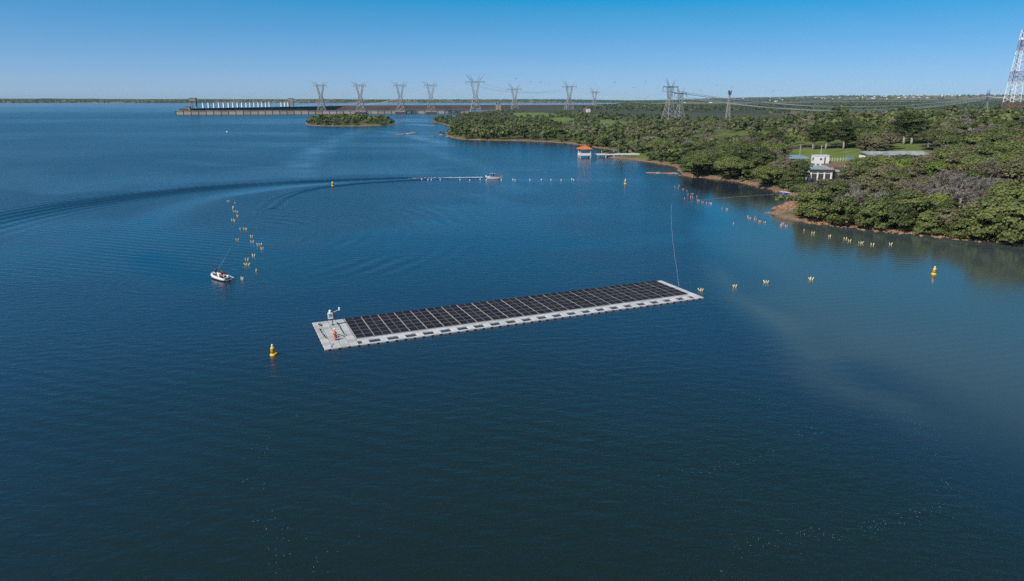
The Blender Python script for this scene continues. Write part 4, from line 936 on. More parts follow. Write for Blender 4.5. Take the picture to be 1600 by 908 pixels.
def gantry(px, s, label):
    q = az_on_line(px, dA, dB); t = thing('gantry_crane', label, 'crane', (*q, 11.9), d_rz + .5, 'gantry cranes on the dam'); t.scale = (s, s, s)
    for x in (-6, 6):
        for y in (-2, 9): MB().bar((x * 1.05, y, 0), (x * .9, y, 17), 1.7, t2=1.3).build('leg', M('crane_paint'), t)
    for y in (-2, 9): MB().box((0, y, 16.6), (13.6, 1.6, 1.6)).build('cross_beam', M('crane_paint'), t); MB().bar((-5.6, y, 5.5), (5.6, y, 16), .6).build('brace', M('crane_paint'), t)
    for x in (-6, 6): MB().box((x * .95, 3.5, 8.5), (1.1, 10, 1.1)).build('side_beam', M('crane_paint'), t)
    h = MB().box((0, 3.5, 20.6), (14.4, 13.5, 6.4)).build('machine_house', M('crane_paint'), t); MB().box((0, 3.5, 24.1), (15.2, 14.2, .6)).build('roof', M('concrete_dark'), h); MB().box((0, -3.3, 20.4), (9, .2, 1.6)).build('window_band', M('glass_dark'), h)
    return t
gantry(306, 1.0, 'tall tan gantry crane at the left end of the dam'); gantry(457, .98, 'tan gantry crane at the right end of the white pylons')
q = az_on_line(294.5, dA, dB); t = thing('dam_house', 'small tan block house at the far left end of the dam', 'building', (*q, 8), d_rz + .5)
MB().box((0, 0, 4), (11, 9, 8)).build('wall', M('crane_paint'), t); MB().box((0, 0, 8.3), (12, 10, .6)).build('roof', M('concrete_dark'), t); MB().box((-1, -4.55, 4.4), (5, .2, 2)).build('window', M('glass_dark'), t)
# rock embankment between the dam and the right bank
eA, eB = at_depth(512, 164, 2290), at_depth(925, 163, 2560)
em = thing('embankment_dam', 'long dark rockfill embankment stretching right of the concrete dam', 'dam', (*eA[:2], 0), math.atan2(eB[1] - eA[1], eB[0] - eA[0])); eL = np.linalg.norm((eB - eA)[:2])
ne = 60; ev = []; xs = np.linspace(0, eL, ne)
for x in xs:
    w = random.uniform(-1, 1); ev += [(x, -70 + 2 * w, -2), (x, -36 + 2 * w, 5.5 + .5 * w), (x, -30, 5.8), (x, -2, 13.2 + .1 * w), (x, 9, 13.2), (x, 60, -2)]
MB().add(ev, [(i * 6 + j, (i + 1) * 6 + j, (i + 1) * 6 + j + 1, i * 6 + j + 1) for i in range(ne - 1) for j in range(5)]).build('rock_slope', M('rockfill'), em)
MB().box((eL / 2, 3.5, 13.75), (eL - 4, 1.0, .9)).build('crest_kerb', M('concrete'), em)
q = at_depth(778.5, 165, 2090); t = thing('intake_tower', 'tan concrete intake block with two turrets before the embankment', 'tower', (q[0], q[1], 0), .1)
MB().box((0, 0, 8), (13.5, 12, 20)).build('shaft', M('concrete'), t)
for s in (-1, 1): MB().box((s * 4.2, 0, 19.6), (4.4, 9, 3.4)).build('turret', M('concrete_dark'), t)
MB().box((0, -6.1, 9), (1.0, .3, 17)).build('groove', M('concrete_dark'), t)

# ------------------------------------------------------------------ transmission towers
def lattice_faces(mb, lv, t, tb):
    """lv: list of (half width x, half width y, z) rings; braces each face between rings"""
    cor = [(-1, -1), (1, -1), (1, 1), (-1, 1)]
    for (ax, ay, az), (bx_, by_, bz_) in zip(lv[:-1], lv[1:]):
        for k in range(4):
            i, j = cor[k], cor[(k + 1) % 4]
            mb.bar((i[0] * ax, i[1] * ay, az), (j[0] * bx_, j[1] * by_, bz_), tb); mb.bar((j[0] * ax, j[1] * ay, az), (i[0] * bx_, i[1] * by_, bz_), tb)
            mb.bar((i[0] * bx_, i[1] * by_, bz_), (j[0] * bx_, j[1] * by_, bz_), tb)
PYL = {}
def pylon_meshes(key, H, base, waist, wz, vo, bz, beam, horn, horn_in, t=.62, tb=.36):
    D = {}
    lv = [(base / 2 + (waist / 2 - base / 2) * f, (base / 2 + (waist / 2 - base / 2) * f) * .9, wz * f) for f in (0, .3, .55, .76, .9, 1.0)]
    for k, (sx, sy) in enumerate([(-1, -1), (1, -1), (1, 1), (-1, 1)]): D[f'leg{k}'] = ('leg', MB().bar((sx * base / 2 * 1.12, sy * base / 2 * 1.0, -7), (sx * waist / 2, sy * waist / 2 * .9, wz), t * 1.2, t2=t).mesh('leg', M('steel')))
    mb = MB(); lattice_faces(mb, lv, t, tb); D['br'] = ('bracing', mb.mesh('bracing', M('steel')))
    for s in (-1, 1):
        mb = MB()
        for y in (-waist * .3, waist * .3):
            o0, o1 = (s * waist / 2, y, wz), (s * vo, y * .7, bz); i0, i1 = (s * waist * .12, y, wz + (bz - wz) * .05), (s * vo * .62, y * .7, bz)
            mb.bar(o0, o1, t * .85); mb.bar(i0, i1, t * .7); n = 6; L = lambda a, b, f: tuple(a[k] + (b[k] - a[k]) * f for k in range(3))
            for q in range(n): mb.bar(L(o0, o1, q / n), L(i0, i1, (q + .5) / n), tb); mb.bar(L(i0, i1, (q + .5) / n), L(o0, o1, (q + 1) / n), tb)
        D[f'arm{s}'] = ('window_arm', mb.mesh('window_arm', M('steel')))
    mb = MB(); bh = H * .03
    for y in (-waist * .2, waist * .2):
        mb.bar((-vo, y, bz), (vo, y, bz), t * .8); mb.bar((-vo, y, bz + bh), (vo, y, bz + bh), t * .8)
        for s in (-1, 1): mb.bar((s * vo, y, bz), (s * beam, 0, bz + bh * .7), t * .7); mb.bar((s * vo, y, bz + bh), (s * beam, 0, bz + bh * .8), t * .7)
        for q in range(8): xa, xb = -vo + 2 * vo * q / 8, -vo + 2 * vo * (q + 1) / 8; mb.bar((xa, y, bz + (bh if q % 2 else 0)), (xb, y, bz + (0 if q % 2 else bh)), tb)
    D['beam'] = ('crossarm', mb.mesh('crossarm', M('steel')))
    for s in (-1, 1):
        for xo, nm in ((horn, 'o'), (horn_in, 'i')):
            b0 = vo * (.95 if nm == 'o' else .55); mb = MB(); mb.bar((s * b0 * 1.05, 0, bz + bh), (s * xo, 0, H), t * .8, t2=t * .4); mb.bar((s * b0 * .80, 0, bz + bh), (s * xo, 0, H), t * .6, t2=t * .4)
            for f in (.25, .5, .75): mb.bar((s * (b0 * 1.05 + (xo - b0 * 1.05) * f), 0, bz + bh + (H - bz - bh) * f), (s * (b0 * .8 + (xo - b0 * .8) * f * .8), 0, bz + bh + (H - bz - bh) * f * .8), tb)
            D[f'pk{s}{nm}'] = ('earthwire_peak', mb.mesh('earthwire_peak', M('steel')))
    ins = MB().lathe([(.12, 0), (.34, -.2), (.30, -5.0), (.12, -5.4)], 6).mesh('insulator_string', M('insulator'))
    PYL[key] = (D, ins, [(-beam * .97, bz + bh * .6), (0, bz), (beam * .97, bz + bh * .6)])
def pylon(key, X, Y, z, rz, label, s=1.0):
    D, ins, pts = PYL[key]; t = thing('transmission_tower', label, 'pylon', (X, Y, z), rz, 'power transmission towers'); t.scale = (s, s, s)
    for nm, me in D.values(): link(nm, me, t)
    for x, zz in pts: link('insulator_string', ins, t, (x, 0, zz))
    return t
def pylon_point(t, key, i, drop=5.2):
    x, zz = PYL[key][2][i]; c, s = math.cos(t.rotation_euler.z), math.sin(t.rotation_euler.z); k = t.scale[0]; return np.array([t.location.x + x * c * k, t.location.y + x * s * k, t.location.z + (zz - drop) * k])
pylon_meshes('delta', 70, 20, 7.0, 36, 9.5, 60, 15, 20, 10.5, .7, .42)
pylon_meshes('horned', 85, 26, 8.0, 40, 9.5, 67, 21, 20, 12.5, .75, .45)
pylon_meshes('slim', 50, 15, 5.0, 24, 5.2, 39, 13, 8, 6.0, .5, .30)
TW = []
for px, lb in [(503, 'lattice tower on a concrete block in the water, leftmost of all'), (564, 'lattice tower behind the small island, second from left'), (626.5, 'lattice tower in open water right of the island, third from left'), (674, 'lattice tower at the edge of the far point, fourth from left')]:
    q = P(px, 178.0)[:2]; q = np.array([(px - 800) / F * (q[1] * CP + 30 * SP), q[1]])
    TW.append(pylon('delta', q[0], q[1], 5.0, R(4), lb, .97))
    b = thing('tower_foundation', {503: 'dark concrete block in the water under the leftmost lattice tower', 564: 'dark concrete block under the tower behind the island', 626.5: 'dark concrete block under the third lattice tower, right of island', 674: 'dark concrete block under the fourth lattice tower, by the point'}[px], 'foundation', (q[0], q[1], 0), R(4), 'tower foundations in the water')
    MB().box((0, 0, 1.5), (25, 22, 6.4)).build('pier_block', M('concrete_dark'), b); MB().box((0, 0, 4.85), (26, 23, .3)).build('cap_slab', M('concrete'), b)
def far_pylon(key, px, top, Y, lb, rz=0.0, s=1.0):
    z = at_depth(px, top, Y)[2] - {'delta': 70, 'horned': 85, 'slim': 50}[key] * s
    X_ = at_depth(px, 165, Y)[0]; return pylon(key, X_, Y, z, rz, lb, s)
T5 = far_pylon('horned', 743, 115.5, 1560, 'tallest lattice tower with four upswept horns above the far point', R(8))
T6 = far_pylon('horned', 804, 130, 2080, 'lattice tower right of the intake block with horned top', R(10))
T7 = far_pylon('horned', 889, 125.8, 1980, 'horned lattice tower left of the small white-red building', R(14))
T8 = far_pylon('horned', 928.5, 136.7, 2640, 'smaller horned lattice tower behind the white-red building', R(14))
T9 = far_pylon('slim', 1046, 122.5, 890, 'nearer lattice tower of the close pair above the right woods', R(32), 1.0)
T10 = far_pylon('slim', 1062.5, 135, 1000, 'right lattice tower of the close pair above the right woods', R(32), .94)
T11 = far_pylon('slim', 1541, 139, 1400, 'distant lattice tower just left of the red-white mast', R(40), .92)
for i, (px, top, s) in enumerate([(967, 162, .5), (1008, 163, .5), (1147, 152, .5)]):
    far_pylon('slim', px, top, 2600 + 100 * i, ['tiny far lattice tower in the valley left of the close pair', 'tiny far lattice tower in the valley beside the close pair', 'tiny far lattice tower in the valley right of the close pair'][i], .3, s)
q = at_depth(1138, 172, 1000); t = thing('telecom_mast', 'slim far antenna mast right of the close tower pair', 'mast', (q[0], q[1], at_depth(1138, 141, 1000)[2] - 38))
mb = MB(); lv = [(2.6 - 1.9 * f, 2.6 - 1.9 * f, 36 * f) for f in (0, .2, .4, .6, .8, 1.0)]; lattice_faces(mb, lv, .3, .28); mb.build('bracing', M('steel'), t)
for sx, sy in [(-1, -1), (1, -1), (1, 1), (-1, 1)]: MB().bar((sx * 2.6, sy * 2.6, -1), (sx * .7, sy * .7, 36), .4).build('leg', M('steel'), t)
for a in range(3): MB().box((2.1 * math.cos(a * 2.1), 2.1 * math.sin(a * 2.1), 35), (1.0, .8, 5.6)).build('panel_antenna', M('dark_grey'), t)
# conductors
def wire(a, b, sag, label, r=.16, n=26):
    a, b = np.array(a), np.array(b); f = np.linspace(0, 1, n)[:, None]; p = a + (b - a) * f; p[:, 2] -= (4 * sag * f * (1 - f))[:, 0]
    o = MB().tube(list(map(tuple, p)), r, 4, cap=False).build('power_line', M('wire'), None, True); return tag(o, label, 'power line', 'power lines')
sides = ['left', 'middle', 'right']
for i in range(3):
    wire(pylon_point(T9, 'slim', i), pylon_point(T11, 'slim', i), 19 + i, f'{sides[i]} pale conductor sagging from the nearer pair tower to the distant tower', .38)
    wire(pylon_point(T10, 'slim', i), pylon_point(T11, 'slim', i) - np.array([0, 0, 4.0]), 20 + i, f'{sides[i]} pale conductor sagging from the right pair tower to the distant tower', .34)
    wire(pylon_point(T11, 'slim', i), pylon_point(T11, 'slim', i) + np.array([330, -60, 12]), 12, f'{sides[i]} conductor leaving the distant tower past the red-white mast', .24)
    wire(pylon_point(T5, 'horned', i), az_on_line(560 + 18 * i, dA, dB).tolist() + [14.0], 6, f'{sides[i]} thin line dropping from the tallest tower toward the dam', .15)
    wire(pylon_point(T5, 'horned', i), pylon_point(T7, 'horned', i), 14, f'{sides[i]} thin line from the tallest tower to the tower on its right', .15)
    wire(pylon_point(T7, 'horned', i), pylon_point(T9, 'slim', i), 16, f'{sides[i]} thin line from the horned tower to the close tower pair', .15)
    for k, tw in enumerate(TW): wire(pylon_point(tw, 'delta', i), (tw.location.x - 260 - 20 * i, tw.location.y + 480, 14), 8, f'{sides[i]} thin line dropping left behind the {ordinal(k + 1)} tower from left', .14)

# ------------------------------------------------------------------ red and white radio mast at the right edge
rm = G(1575, 190); RMH = (CAM_H + (HZ - 52) * .96 * rm[1] / F) - rm[2]
t = thing('radio_mast', 'tall red and white lattice radio mast at the right edge', 'mast', (rm[0], rm[1], rm[2] - .5), R(20)); k = rm[1] / F
b0, b1 = 23 * k / 2 * .80, 8 * k / 2 * .80; ns = 9
for i in range(ns):
    f0, f1 = i / ns, (i + 1) / ns; mt = 'red_paint' if i in (1, 4, 7) else 'white_paint'; mb = MB(); w = lambda f: b0 + (b1 - b0) * f; fm_ = (f0 + f1) / 2
    lattice_faces(mb, [(w(f0), w(f0), RMH * f0), (w(fm_), w(fm_), RMH * fm_), (w(f1), w(f1), RMH * f1)], .2, .13)
    for sx, sy in [(-1, -1), (1, -1), (1, 1), (-1, 1)]: mb.bar((sx * w(f0), sy * w(f0), RMH * f0), (sx * w(f1), sy * w(f1), RMH * f1), .30)
    mb.build('mast_section', M(mt), t)
MB().bar((0, 0, RMH), (0, 0, RMH * 1.11), .12).build('lightning_rod', M('steel'), t)
for j, (f, a, r_) in enumerate([(.90, 3.4, .7), (.66, -.5, 1.0), (.48, -.6, .65), (.74, 2.6, .5), (.36, 3.6, .55)]):
    w_ = b0 + (b1 - b0) * f + .7; d = MB().lathe([(.05, -.1), (r_ * .8, 0), (r_, .35), (r_, .7), (.05, .75)], 14, axis='X').build('drum_antenna', M('white_paint'), t, True, (w_ * math.cos(a), w_ * math.sin(a), RMH * f)); d.rotation_euler = (0, 0, a)
for j, (f, a) in enumerate([(.86, 1.0), (.80, 4.2), (.60, 3.3), (.55, 1.6), (.40, 3.2), (.43, 5.2)]):
    w_ = b0 + (b1 - b0) * f + .6; MB().box((w_ * math.cos(a), w_ * math.sin(a), RMH * f), (.35, .35, 2.0)).build('panel_antenna', M('off_white'), t); MB().bar((0, 0, RMH * f), (w_ * math.cos(a), w_ * math.sin(a), RMH * f), .12).build('bracket', M('steel'), t)
MB().bar((b0 * .2, b0 * .9, 0), (b1 * .2, b1 * .9, RMH), .35).build('cable_ladder', M('dark_grey'), t)

# ------------------------------------------------------------------ pier with gazebo
pg = P(913, 246.5); pe = P(999, 241.5, 1.6); pr_rz = math.atan2(pe[1] - pg[1], pe[0] - pg[0]); pl = math.hypot(pe[0] - pg[0], pe[1] - pg[1])
t = thing('pier', 'white pier on posts with an orange hip-roofed gazebo at its end', 'pier', (pg[0], pg[1], 0), pr_rz)
MB().box((pl / 2 + 1.5, 0, 1.55), (pl - 3.0, 2.0, .22)).build('walkway', M('off_white'), t)
for s in (-1, 1):
    MB().box((pl / 2 + 1.5, s * 1.0, 2.0), (pl - 3.4, .12, .55)).build('parapet', M('white_paint'), t)
MB().bevbox((0, 0, 1.55), (7.0, 6.4, .35), .05).build('gazebo_deck', M('off_white'), t)
npile = 6
for i in range(npile):
    x = 8 + i * (pl - 9) / (npile - 1)
    for s in (-1, 1): MB().box((x, s * .8, .5), (.45, .4, 2.2)).build('pile', M('off_white'), t)
for sx in (-3.1, 3.1):
    for sy in (-2.8, 2.8):
        MB().box((sx, sy, .4), (.5, .5, 2.4)).build('pile', M('off_white'), t); MB().box((sx, sy, 3.5), (.42, .42, 3.6)).build('gazebo_post', M('off_white'), t)
for (cx, cy, sx, sy) in [(0, -2.9, 6.0, .1), (0, 2.9, 6.0, .1), (-3.1, 0, .1, 5.4)]: MB().box((cx, cy, 2.35), (sx, sy, 1.0)).build('gazebo_parapet', M('white_paint'), t)
rf = MB(); e = 4.2; rf.add([(-e, -e * .92, 5.2), (e, -e * .92, 5.2), (e, e * .92, 5.2), (-e, e * .92, 5.2), (-.4, 0, 7.0), (.4, 0, 7.0)], [(0, 1, 5, 4), (1, 2, 5), (2, 3, 4, 5), (3, 0, 4), (3, 2, 1, 0)])
rr_ = rf.build('roof', M('orange_tile'), t); MB().lathe([(.25, 6.95), (.3, 7.1), (.1, 7.4)], 8).build('finial', M('orange_tile'), rr_)
for a, b_ in (((-e, -e * .92, 5.24), (-.4, 0, 7.04)), ((e, -e * .92, 5.24), (.4, 0, 7.04)), ((e, e * .92, 5.24), (.4, 0, 7.04)), ((-e, e * .92, 5.24), (-.4, 0, 7.04))): MB().bar(a, b_, .22).build('hip_ridge', M('orange_tile'), rr_)
for i in range(3): MB().bar((pl * (.32 + .22 * i), 1.1, 1.6), (pl * (.32 + .22 * i), 1.1, 4.2), .14).build('lamp_post', M('off_white'), t)

# ------------------------------------------------------------------ buildings behind the bay
g = G(1281, 285); t = thing('boat_house', 'white boat house with three dark bays and grey sheet roof', 'building', (g[0], g[1], g[2]), R(-6))
w, d, h = 9.2, 13.0, 4.9
MB().box((0, d / 2 + .3, h / 2 - .5), (w, d, h + 1)).build('wall', M('white_paint'), t)
for i in range(3):
    o = MB().box((-2.35 + i * 2.55, .22, 1.65), (1.7, .2, 3.3)).build('door', M('dark_grey'), t)
    for k in range(3): MB().box((-2.35 + i * 2.55, .10, .5 + k * 1.1), (1.6, .05, .9)).build('door_panel', M('concrete_dark'), o)
for x in (-4.4, -3.55, -1.08, 1.48, 4.1): MB().box((x, .12, 1.9), (.35, .32, 3.9)).build('pilaster', M('white_paint'), t)
MB().box((0, .1, h - .35), (w + .3, .5, .8)).build('fascia', M('off_white'), t)
ro = None
for i in range(10): 
    o = MB().box((-w / 2 - .3 + (w + .6) * (i + .5) / 10, d / 2, h + .16 + .03 * (i % 2)), ((w + .6) / 10 - .04, d + 1.4, .10)).build('roof_sheet', M('grey_roof'), t); o.rotation_euler = (R(2.0), 0, 0)
for x in (-3.6, -1.2, 1.4, 3.2): MB().box((x, d - 1.2, h + .75), (.5, .5, .9)).build('roof_vent', M('white_paint'), t)
MB().box((w / 2 + 3.3, 8.5, 1.7), (6.4, 7, 3.6)).build('annex', M('off_white'), t); MB().box((w / 2 + 3.3, 8.5, 3.65), (7.0, 7.8, .25)).build('annex_roof', M('grey_roof'), t)
g2 = (g[0] + 5.3, g[1] + 2.2, g[2]); tk = thing('water_tank', 'red cylindrical tank at the right corner of the boat house', 'tank', g2)
MB().lathe([(1.05, 0), (1.05, 5.4), (.95, 5.6), (.3, 5.9)], 18).build('shell', M('red_paint'), tk, True)
for z in (1.2, 3.0, 4.8): MB().lathe([(1.07, z - .06), (1.09, z), (1.07, z + .06)], 18).build('hoop', M('off_white'), tk, True)
g = G(1283, 256); t = thing('white_hut', 'small plain white hut with dark window behind the boat house', 'building', g, R(-4)); k = np.hypot(g[0], g[1]) / F; w, h = 20.5 * k, 11.0 * k
MB().box((0, 2, h / 2), (w, 4, h)).build('wall', M('white_paint'), t); MB().box((0, 2, h + .08), (w + .3, 4.4, .16)).build('roof', M('off_white'), t)
wn = MB().box((-.3, -.03, h * .58), (1.0, .1, .9)).build('window', M('glass_dark'), t); MB().box((-.3, -.10, h * .58), (.06, .05, .9)).build('mullion', M('white_paint'), wn)
MB().box((1.5, -.03, h * .42), (.55, .1, h * .8)).build('door', M('dark_grey'), t)
MB().box((-w / 2 - .5, .8, h * .75), (1.0, 1.6, .1)).build('awning', M('blue_roof'), t)
g = G(1248, 258); t = thing('open_shelter', 'open shelter with flat blue-grey roof left of the white hut', 'shelter', g, R(8)); k = np.hypot(g[0], g[1]) / F; w = 31 * k
MB().box((0, 3.0, 3.5), (w, 8.0, .16), rx=R(7)).build('roof', M('blue_roof'), t)
for x in (-w / 2 + .4, 0, w / 2 - .4):
    for y in (0, 5): MB().box((x, y, 1.5), (.18, .18, 3.4)).build('post', M('pole'), t)
MB().box((-w * .18, 4.8, 1.3), (w * .5, .2, 2.6)).build('back_wall', M('off_white'), t); MB().box((w * .3, 3.0, .9), (1.8, 2.5, 1.8)).build('crate_stack', M('dark_grey'), t)
g = G(1414, 249); t = thing('long_shed', 'long low shed with patchy weathered grey roof among the trees', 'building', g, R(6)); k = np.hypot(g[0], g[1]) / F; w = 92 * k
MB().box((0, 6, .6), (w, 9, 1.2)).build('wall', M('off_white'), t)
for i in range(16):
    for j in range(3):
        o = MB().box((0, 0, 0), (w / 16 + .1, 3.9, .08)).build('roof_sheet', M('grey_roof'), t, loc=(-w / 2 + w * (i + .5) / 16, 1.7 + j * 3.5, 1.25 + .62 * j + .05 * ((i + j) % 2))); o.rotation_euler = (R(9.5) + random.uniform(-.04, .04), random.uniform(-.03, .03), random.uniform(-.03, .03))
g = G(1330, 252); t = thing('metal_shed', 'small grey metal box shed on the lawn edge', 'shed', g, 0); MB().box((0, 1.2, 1.0), (3.0, 2.2, 2.0)).build('wall', M('blue_roof'), t); MB().box((0, 1.2, 2.06), (3.2, 2.5, .12)).build('roof', M('grey_roof'), t)
g = G(917, 172.5); q = at_depth(917, 172, 1450); gz = float(ground(np.array([q[0]]), np.array([q[1]]))[0]); t = thing('hill_building', 'far white and red building behind the far point', 'building', (q[0], q[1], gz + 2.0), 0)
MB().box((-4.4, 0, 3), (4.5, 8, 9)).build('wall_block', M('red_paint'), t); MB().box((2.2, 0, 3), (8.6, 8, 8.2)).build('wall', M('white_paint'), t); MB().box((0, 0, 7.5), (14, 9, .5)).build('roof', M('off_white'), t)
for x in (0, 2.2, 4.4): MB().box((x, -4.05, 4), (1.2, .2, 1.6)).build('window', M('glass_dark'), t)
def pole_px(px, py, top, label, lamp=False, name='utility_pole', arm=True):
    g = G(px, py); k = math.hypot(g[0], g[1]) / F; h = (py - top) * k; t = thing(name, label, 'pole', g, random.uniform(0, 1), 'poles around the buildings')
    MB().tube([(0, 0, -.5), (0, 0, h)], [.17, .12], 8).build('shaft', M('pole'), t, True)
    if arm and not lamp: MB().box((0, 0, h - .5), (1.6, .12, .12)).build('crossarm', M('pole'), t)
    if lamp: MB().bar((0, 0, h), (.9, 0, h + .1), .1).build('arm', M('pole'), t); MB().bevbox((1.0, 0, h + .05), (.9, .4, .22), .05).build('lamp_head', M('white_paint'), t)
pole_px(1248, 256, 228, 'pale pole rising behind the open shelter'); pole_px(1272, 234, 205, 'tall wooden pole in the trees behind the shelter'); pole_px(1281, 254, 230, 'thin pole standing behind the white hut', arm=False); pole_px(1380, 232, 211, 'pole with a white lamp head by the big dark trees', True, 'lamp_post'); pole_px(1316, 290, 262, 'yellowish pole in dry scrub right of the boat house', arm=False)
def fence(a, b, n, label, h=1.5):
    p, q = G(*a), G(*b); t = thing('wire_fence', label, 'fence', p); pts = []
    for i in range(n):
        f = i / (n - 1); x, y = p[0] + (q[0] - p[0]) * f, p[1] + (q[1] - p[1]) * f; z = float(ground(np.array([x]), np.array([y]))[0]); pts.append((x - p[0], y - p[1], z - p[2]))
        MB().box((x - p[0], y - p[1], z - p[2] + h / 2), (.16, .16, h + .2)).build('post', M('off_white'), t)
    for hh in (.5, 1.0, 1.35): MB().tube([(x, y, z + hh) for x, y, z in pts], .02, 4).build('wire_strand', M('wire'), t)
fence((1296, 252), (1330, 251), 9, 'pale post fence on the lawn right of the white hut'); fence((1470, 236), (1560, 230), 14, 'white post fence on the slope below the red-white mast')

# blue boat pulled up at the bank
p0 = P(1226, 302.5); t = thing('rowing_boat', 'blue and white boat pulled up under the bank trees', 'boat', (p0[0], p0[1], .06), R(-50)); t.scale = (.75, .75, .75)
hv, hf = [], []
for x, w in [(-2.6, .75), (-1, .85), (1, .8), (2.1, .5), (2.9, .05)]: hv += [(x, -w, .62), (x, -w * .6, 0), (x, w * .6, 0), (x, w, .62), (x, w * .85, .62), (x, w * .5, .15), (x, -w * .5, .15), (x, -w * .85, .62)]
for i in range(4): hf += [(i * 8 + j, i * 8 + (j + 1) % 8, (i + 1) * 8 + (j + 1) % 8, (i + 1) * 8 + j) for j in range(8)]
hf += [tuple(range(8))]
MB().add(hv, hf).build('hull', M('boat_blue'), t)
for x in (-1.4, .3): MB().box((x, 0, .5), (.35, 1.3, .06)).build('thwart', M('white_paint'), t)
for s in (-1, 1): MB().tube([(-2.6, s * .78, .65), (-1, s * .88, .65), (1, s * .83, .65), (2.1, s * .53, .67), (2.9, 0, .70)], .07, 6).build('gunwale', M('white_paint'), t)

# ------------------------------------------------------------------ rocks
def rock_mesh(seed, mat):
    rg = np.random.default_rng(seed); bm = bmesh.new(); bmesh.ops.create_icosphere(bm, subdivisions=2, radius=1)
    for v in bm.verts: q = v.co.normalized(); v.co = q * (1 + .28 * math.sin(q.x * 3.1 + seed) * math.cos(q.y * 2.7 + seed * 2) + rg.uniform(-.12, .12)); v.co.z *= .62
    me = bpy.data.meshes.new('rock'); bm.to_mesh(me); bm.free(); me.materials.append(M(mat)); return me
RK = [rock_mesh(i, 'rock_grey' if i % 3 == 0 else 'rock') for i in range(6)]
def rocks_stuff(name, pts, s0, s1, label, mat):
    me0 = RK[1]; bv = np.zeros(len(me0.vertices) * 3); me0.vertices.foreach_get('co', bv); bv = bv.reshape(-1, 3); bf = np.array([p.vertices[:] for p in me0.polygons]); vs, fs = [], []
    for i, p in enumerate(pts):
        s = random.uniform(s0, s1); a = random.uniform(0, 6.28); c_, s_ = math.cos(a), math.sin(a); v = bv * np.array([s * random.uniform(.7, 1.3), s, s * random.uniform(.6, 1.1)]); vs.append(np.c_[v[:, 0] * c_ - v[:, 1] * s_, v[:, 0] * s_ + v[:, 1] * c_, v[:, 2]] + p); fs.append(bf + i * len(bv))
    o = stuff(link(name, np_mesh(name, np.concatenate(vs), np.concatenate(fs), M(mat)))); o['label'] = label
pts = []
for a, b, n in [((1250, 345.5), (1600, 381), 420), ((1060, 272), (1245, 306), 120), ((944, 246), (1055, 259), 60), ((700, 213), (940, 232), 120)]:
    i0 = [i for i, q in enumerate(SHORE) if min(a[0], b[0]) - 1 <= q[0] <= max(a[0], b[0]) + 1 and min(a[1], b[1]) - 2 <= q[1] <= max(a[1], b[1]) + 2]
    c = [np.array(LAND[i]) for i in i0]
    for _ in range(n):
        k = random.randrange(len(c) - 1)
        if abs(i0[k + 1] - i0[k]) > 1: continue
        f = random.random(); q = c[k] * (1 - f) + c[k + 1] * f + rng.normal(size=2) * 1.3; z = float(ground(q[:1], q[1:])[0]); pts.append((q[0], q[1], max(z, -.05)))
rocks_stuff('shore_rocks', pts, .15, .55, 'reddish rocks strewn along the waterline', 'rock')
mp_ = [(MOUND[0] + rng.normal() * 3.0, MOUND[1] + rng.normal() * 2.6) for _ in range(150)]
rocks_stuff('point_rocks', [(x, y, max(float(ground(np.array([x]), np.array([y]))[0]), 0)) for x, y in mp_], .25, .8, 'brown broken rock covering the bare point', 'rock')
def rock_px(px, py, s, label, k=0, flat=.6): o = link('water_rock', RK[k], None, P(px, py)); o.scale = (s * 1.4, s, s * flat); o.rotation_euler = (0, 0, px); tag(o, label, 'rock', 'rocks standing in the water')
rock_px(645, 208.5, 2.6, 'dark rock at the right end of the islet reef', 0); rock_px(638, 209.2, 2.0, 'second rock from the right in the islet reef', 3); rock_px(630, 210, 1.8, 'third rock from the right in the islet reef', 1); rock_px(622, 210.8, 1.6, 'leftmost low rock of the islet reef', 2); rock_px(650, 207.4, 1.5, 'small rock behind the right end of the reef', 4)
for i, x in enumerate([1014, 1021, 1029, 1036, 1043, 1050, 1056]): rock_px(x, 270 + .03 * (x - 1014), 1.0 + .35 * (i % 3), f'low reddish rock of the spit left of the headland, {ordinal(i + 1)} from left', 1 + i % 4, .4)
rock_px(690, 211, 2.4, 'rock carrying the lone bush off the far point', 3); rock_px(676, 213, 1.3, 'low rock left of the lone bush', 1); rock_px(700, 213.5, 1.6, 'rock between the lone bush and the far point', 2)

# ------------------------------------------------------------------ birds
bw = MB().add([(0, 0, 0), (.3, .1, .12), (.75, -.05, .02), (.35, -.12, .1)], [(0, 3, 2, 1), (0, 1, 2, 3)]).mesh('wing', M('bird')); bb = MB().lathe([(.01, -.3), (.07, -.12), (.08, .05), (.05, .2), (.01, .28)], 6, axis='Y').mesh('body', M('bird'))
BD = [(859, 129.3), (930, 130.7), (961, 128.5), (1009, 127), (1120, 133), (1144.5, 136.5), (1208, 142.2), (829, 128), (806, 123), (845, 128.5), (990, 137), (1095, 141)]
for i, (x, y) in enumerate(sorted(BD)):
    q = at_depth(x, y, 330 + 23 * (i % 5)); t = thing('flying_bird', f'tiny dark bird in the sky above the towers, {ordinal(i + 1)} from left', 'bird', q, random.uniform(0, 6), 'birds in the sky'); t.scale = (1.1,) * 3
    link('body', bb, t); link('wing', bw, t); o = link('wing', bw, t); o.scale = (-1, 1, 1)

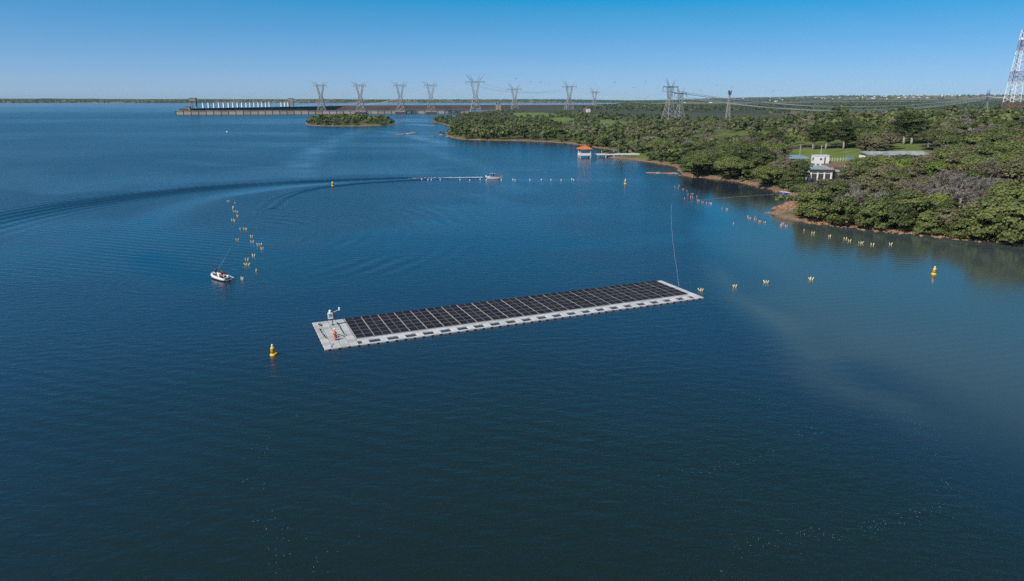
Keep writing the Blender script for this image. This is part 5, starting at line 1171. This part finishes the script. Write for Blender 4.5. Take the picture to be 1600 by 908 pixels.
# ------------------------------------------------------------------ far tree lines and the far town
def tufts(n, fx_, fy_, h0, h1, nq, seed, ok):
    rg = np.random.default_rng(seed); x = rg.uniform(*fx_, n); y = rg.uniform(*fy_, n); z = ground(x, y); k = ok(x, y, z); x, y, z = x[k], y[k], z[k]; m = len(x)
    H = rg.uniform(h0, h1, m); d = rg.normal(size=(m, nq, 3)); d[..., 2] = np.abs(d[..., 2]); d /= np.linalg.norm(d, axis=2, keepdims=True)
    c = np.stack([x, y, z], 1)[:, None] + d * np.stack([H * .75, H * .75, H * .8], 1)[:, None] * rg.uniform(.6, 1, (m, nq, 1)); s = np.repeat(H * .75, nq)
    v, f = quads_at(c.reshape(-1, 3), (d + rg.normal(size=d.shape) * .3).reshape(-1, 3), s, rg); return v, f, np.repeat(rg.uniform(0, .6, m), nq)
parts_ = [tufts(5200, (-5200, 2600), (5900, 9000), 6, 13, 7, 1, lambda x, y, z: (z > .3) & (poly_sd(FARSHORE, x, y) < 1500)),
          tufts(15000, (-100, 3200), (980, 3600), 3.5, 7.5, 7, 2, lambda x, y, z: (z > .3) & (x > .1 * y) & (np.abs(x) < y * .85) & (poly_sd(LAND, x, y) > 25) & (fbm(x, y, 420, 52) > .40)),
          tufts(2600, (200, 7000), (5000, 9500), 7, 14, 7, 3, lambda x, y, z: (z > 2) & (fbm(x, y, 700, 53) > .5))]
b_ = 0; vs, fs, tn = [], [], []
for v, f, t_ in parts_: vs.append(v); fs.append(f + b_); b_ += len(v); tn.append(t_)
stuff(link('far_tree_line', np_mesh('far_tree_line', np.concatenate(vs), np.concatenate(fs), LEAF['dark'], attrs={'tint': (np.concatenate(tn), 'FACE')})))['label'] = 'hazy dark trees along the far shore and valley'
mb = MB()
for _ in range(95):
    px = random.gauss(1420, 75) if random.random() < .75 else random.uniform(1000, 1590); Y_ = random.uniform(5200, 8200); X_ = (px - 800) / F * Y_ * CP; z = float(ground(np.array([X_]), np.array([Y_]))[0]); s = random.uniform(6, 15); mb.box((X_, Y_, z + 2.5), (s, 12, random.uniform(5, 9)))
stuff(mb.build('far_town', M('white_paint')))['label'] = 'pale houses of a far town below the horizon'

# ------------------------------------------------------------------ haze
def haze():
    m = bpy.data.materials.new('haze'); m.use_nodes = True; t = m.node_tree; t.nodes.clear()
    v = t.nodes.new('ShaderNodeVolumePrincipled'); v.inputs['Color'].default_value = (.62, .93, 1.0, 1); v.inputs['Density'].default_value = HAZE
    v.inputs['Anisotropy'].default_value = -0.3
    o = t.nodes.new('ShaderNodeOutputMaterial'); t.links.new(v.outputs[0], o.inputs['Volume'])
    b = MB().box((0, 0, 47.0), (36000, 36000, 102.0)).build('haze', m); stuff(b)
    return b
HAZE = 1.9e-5
haze()
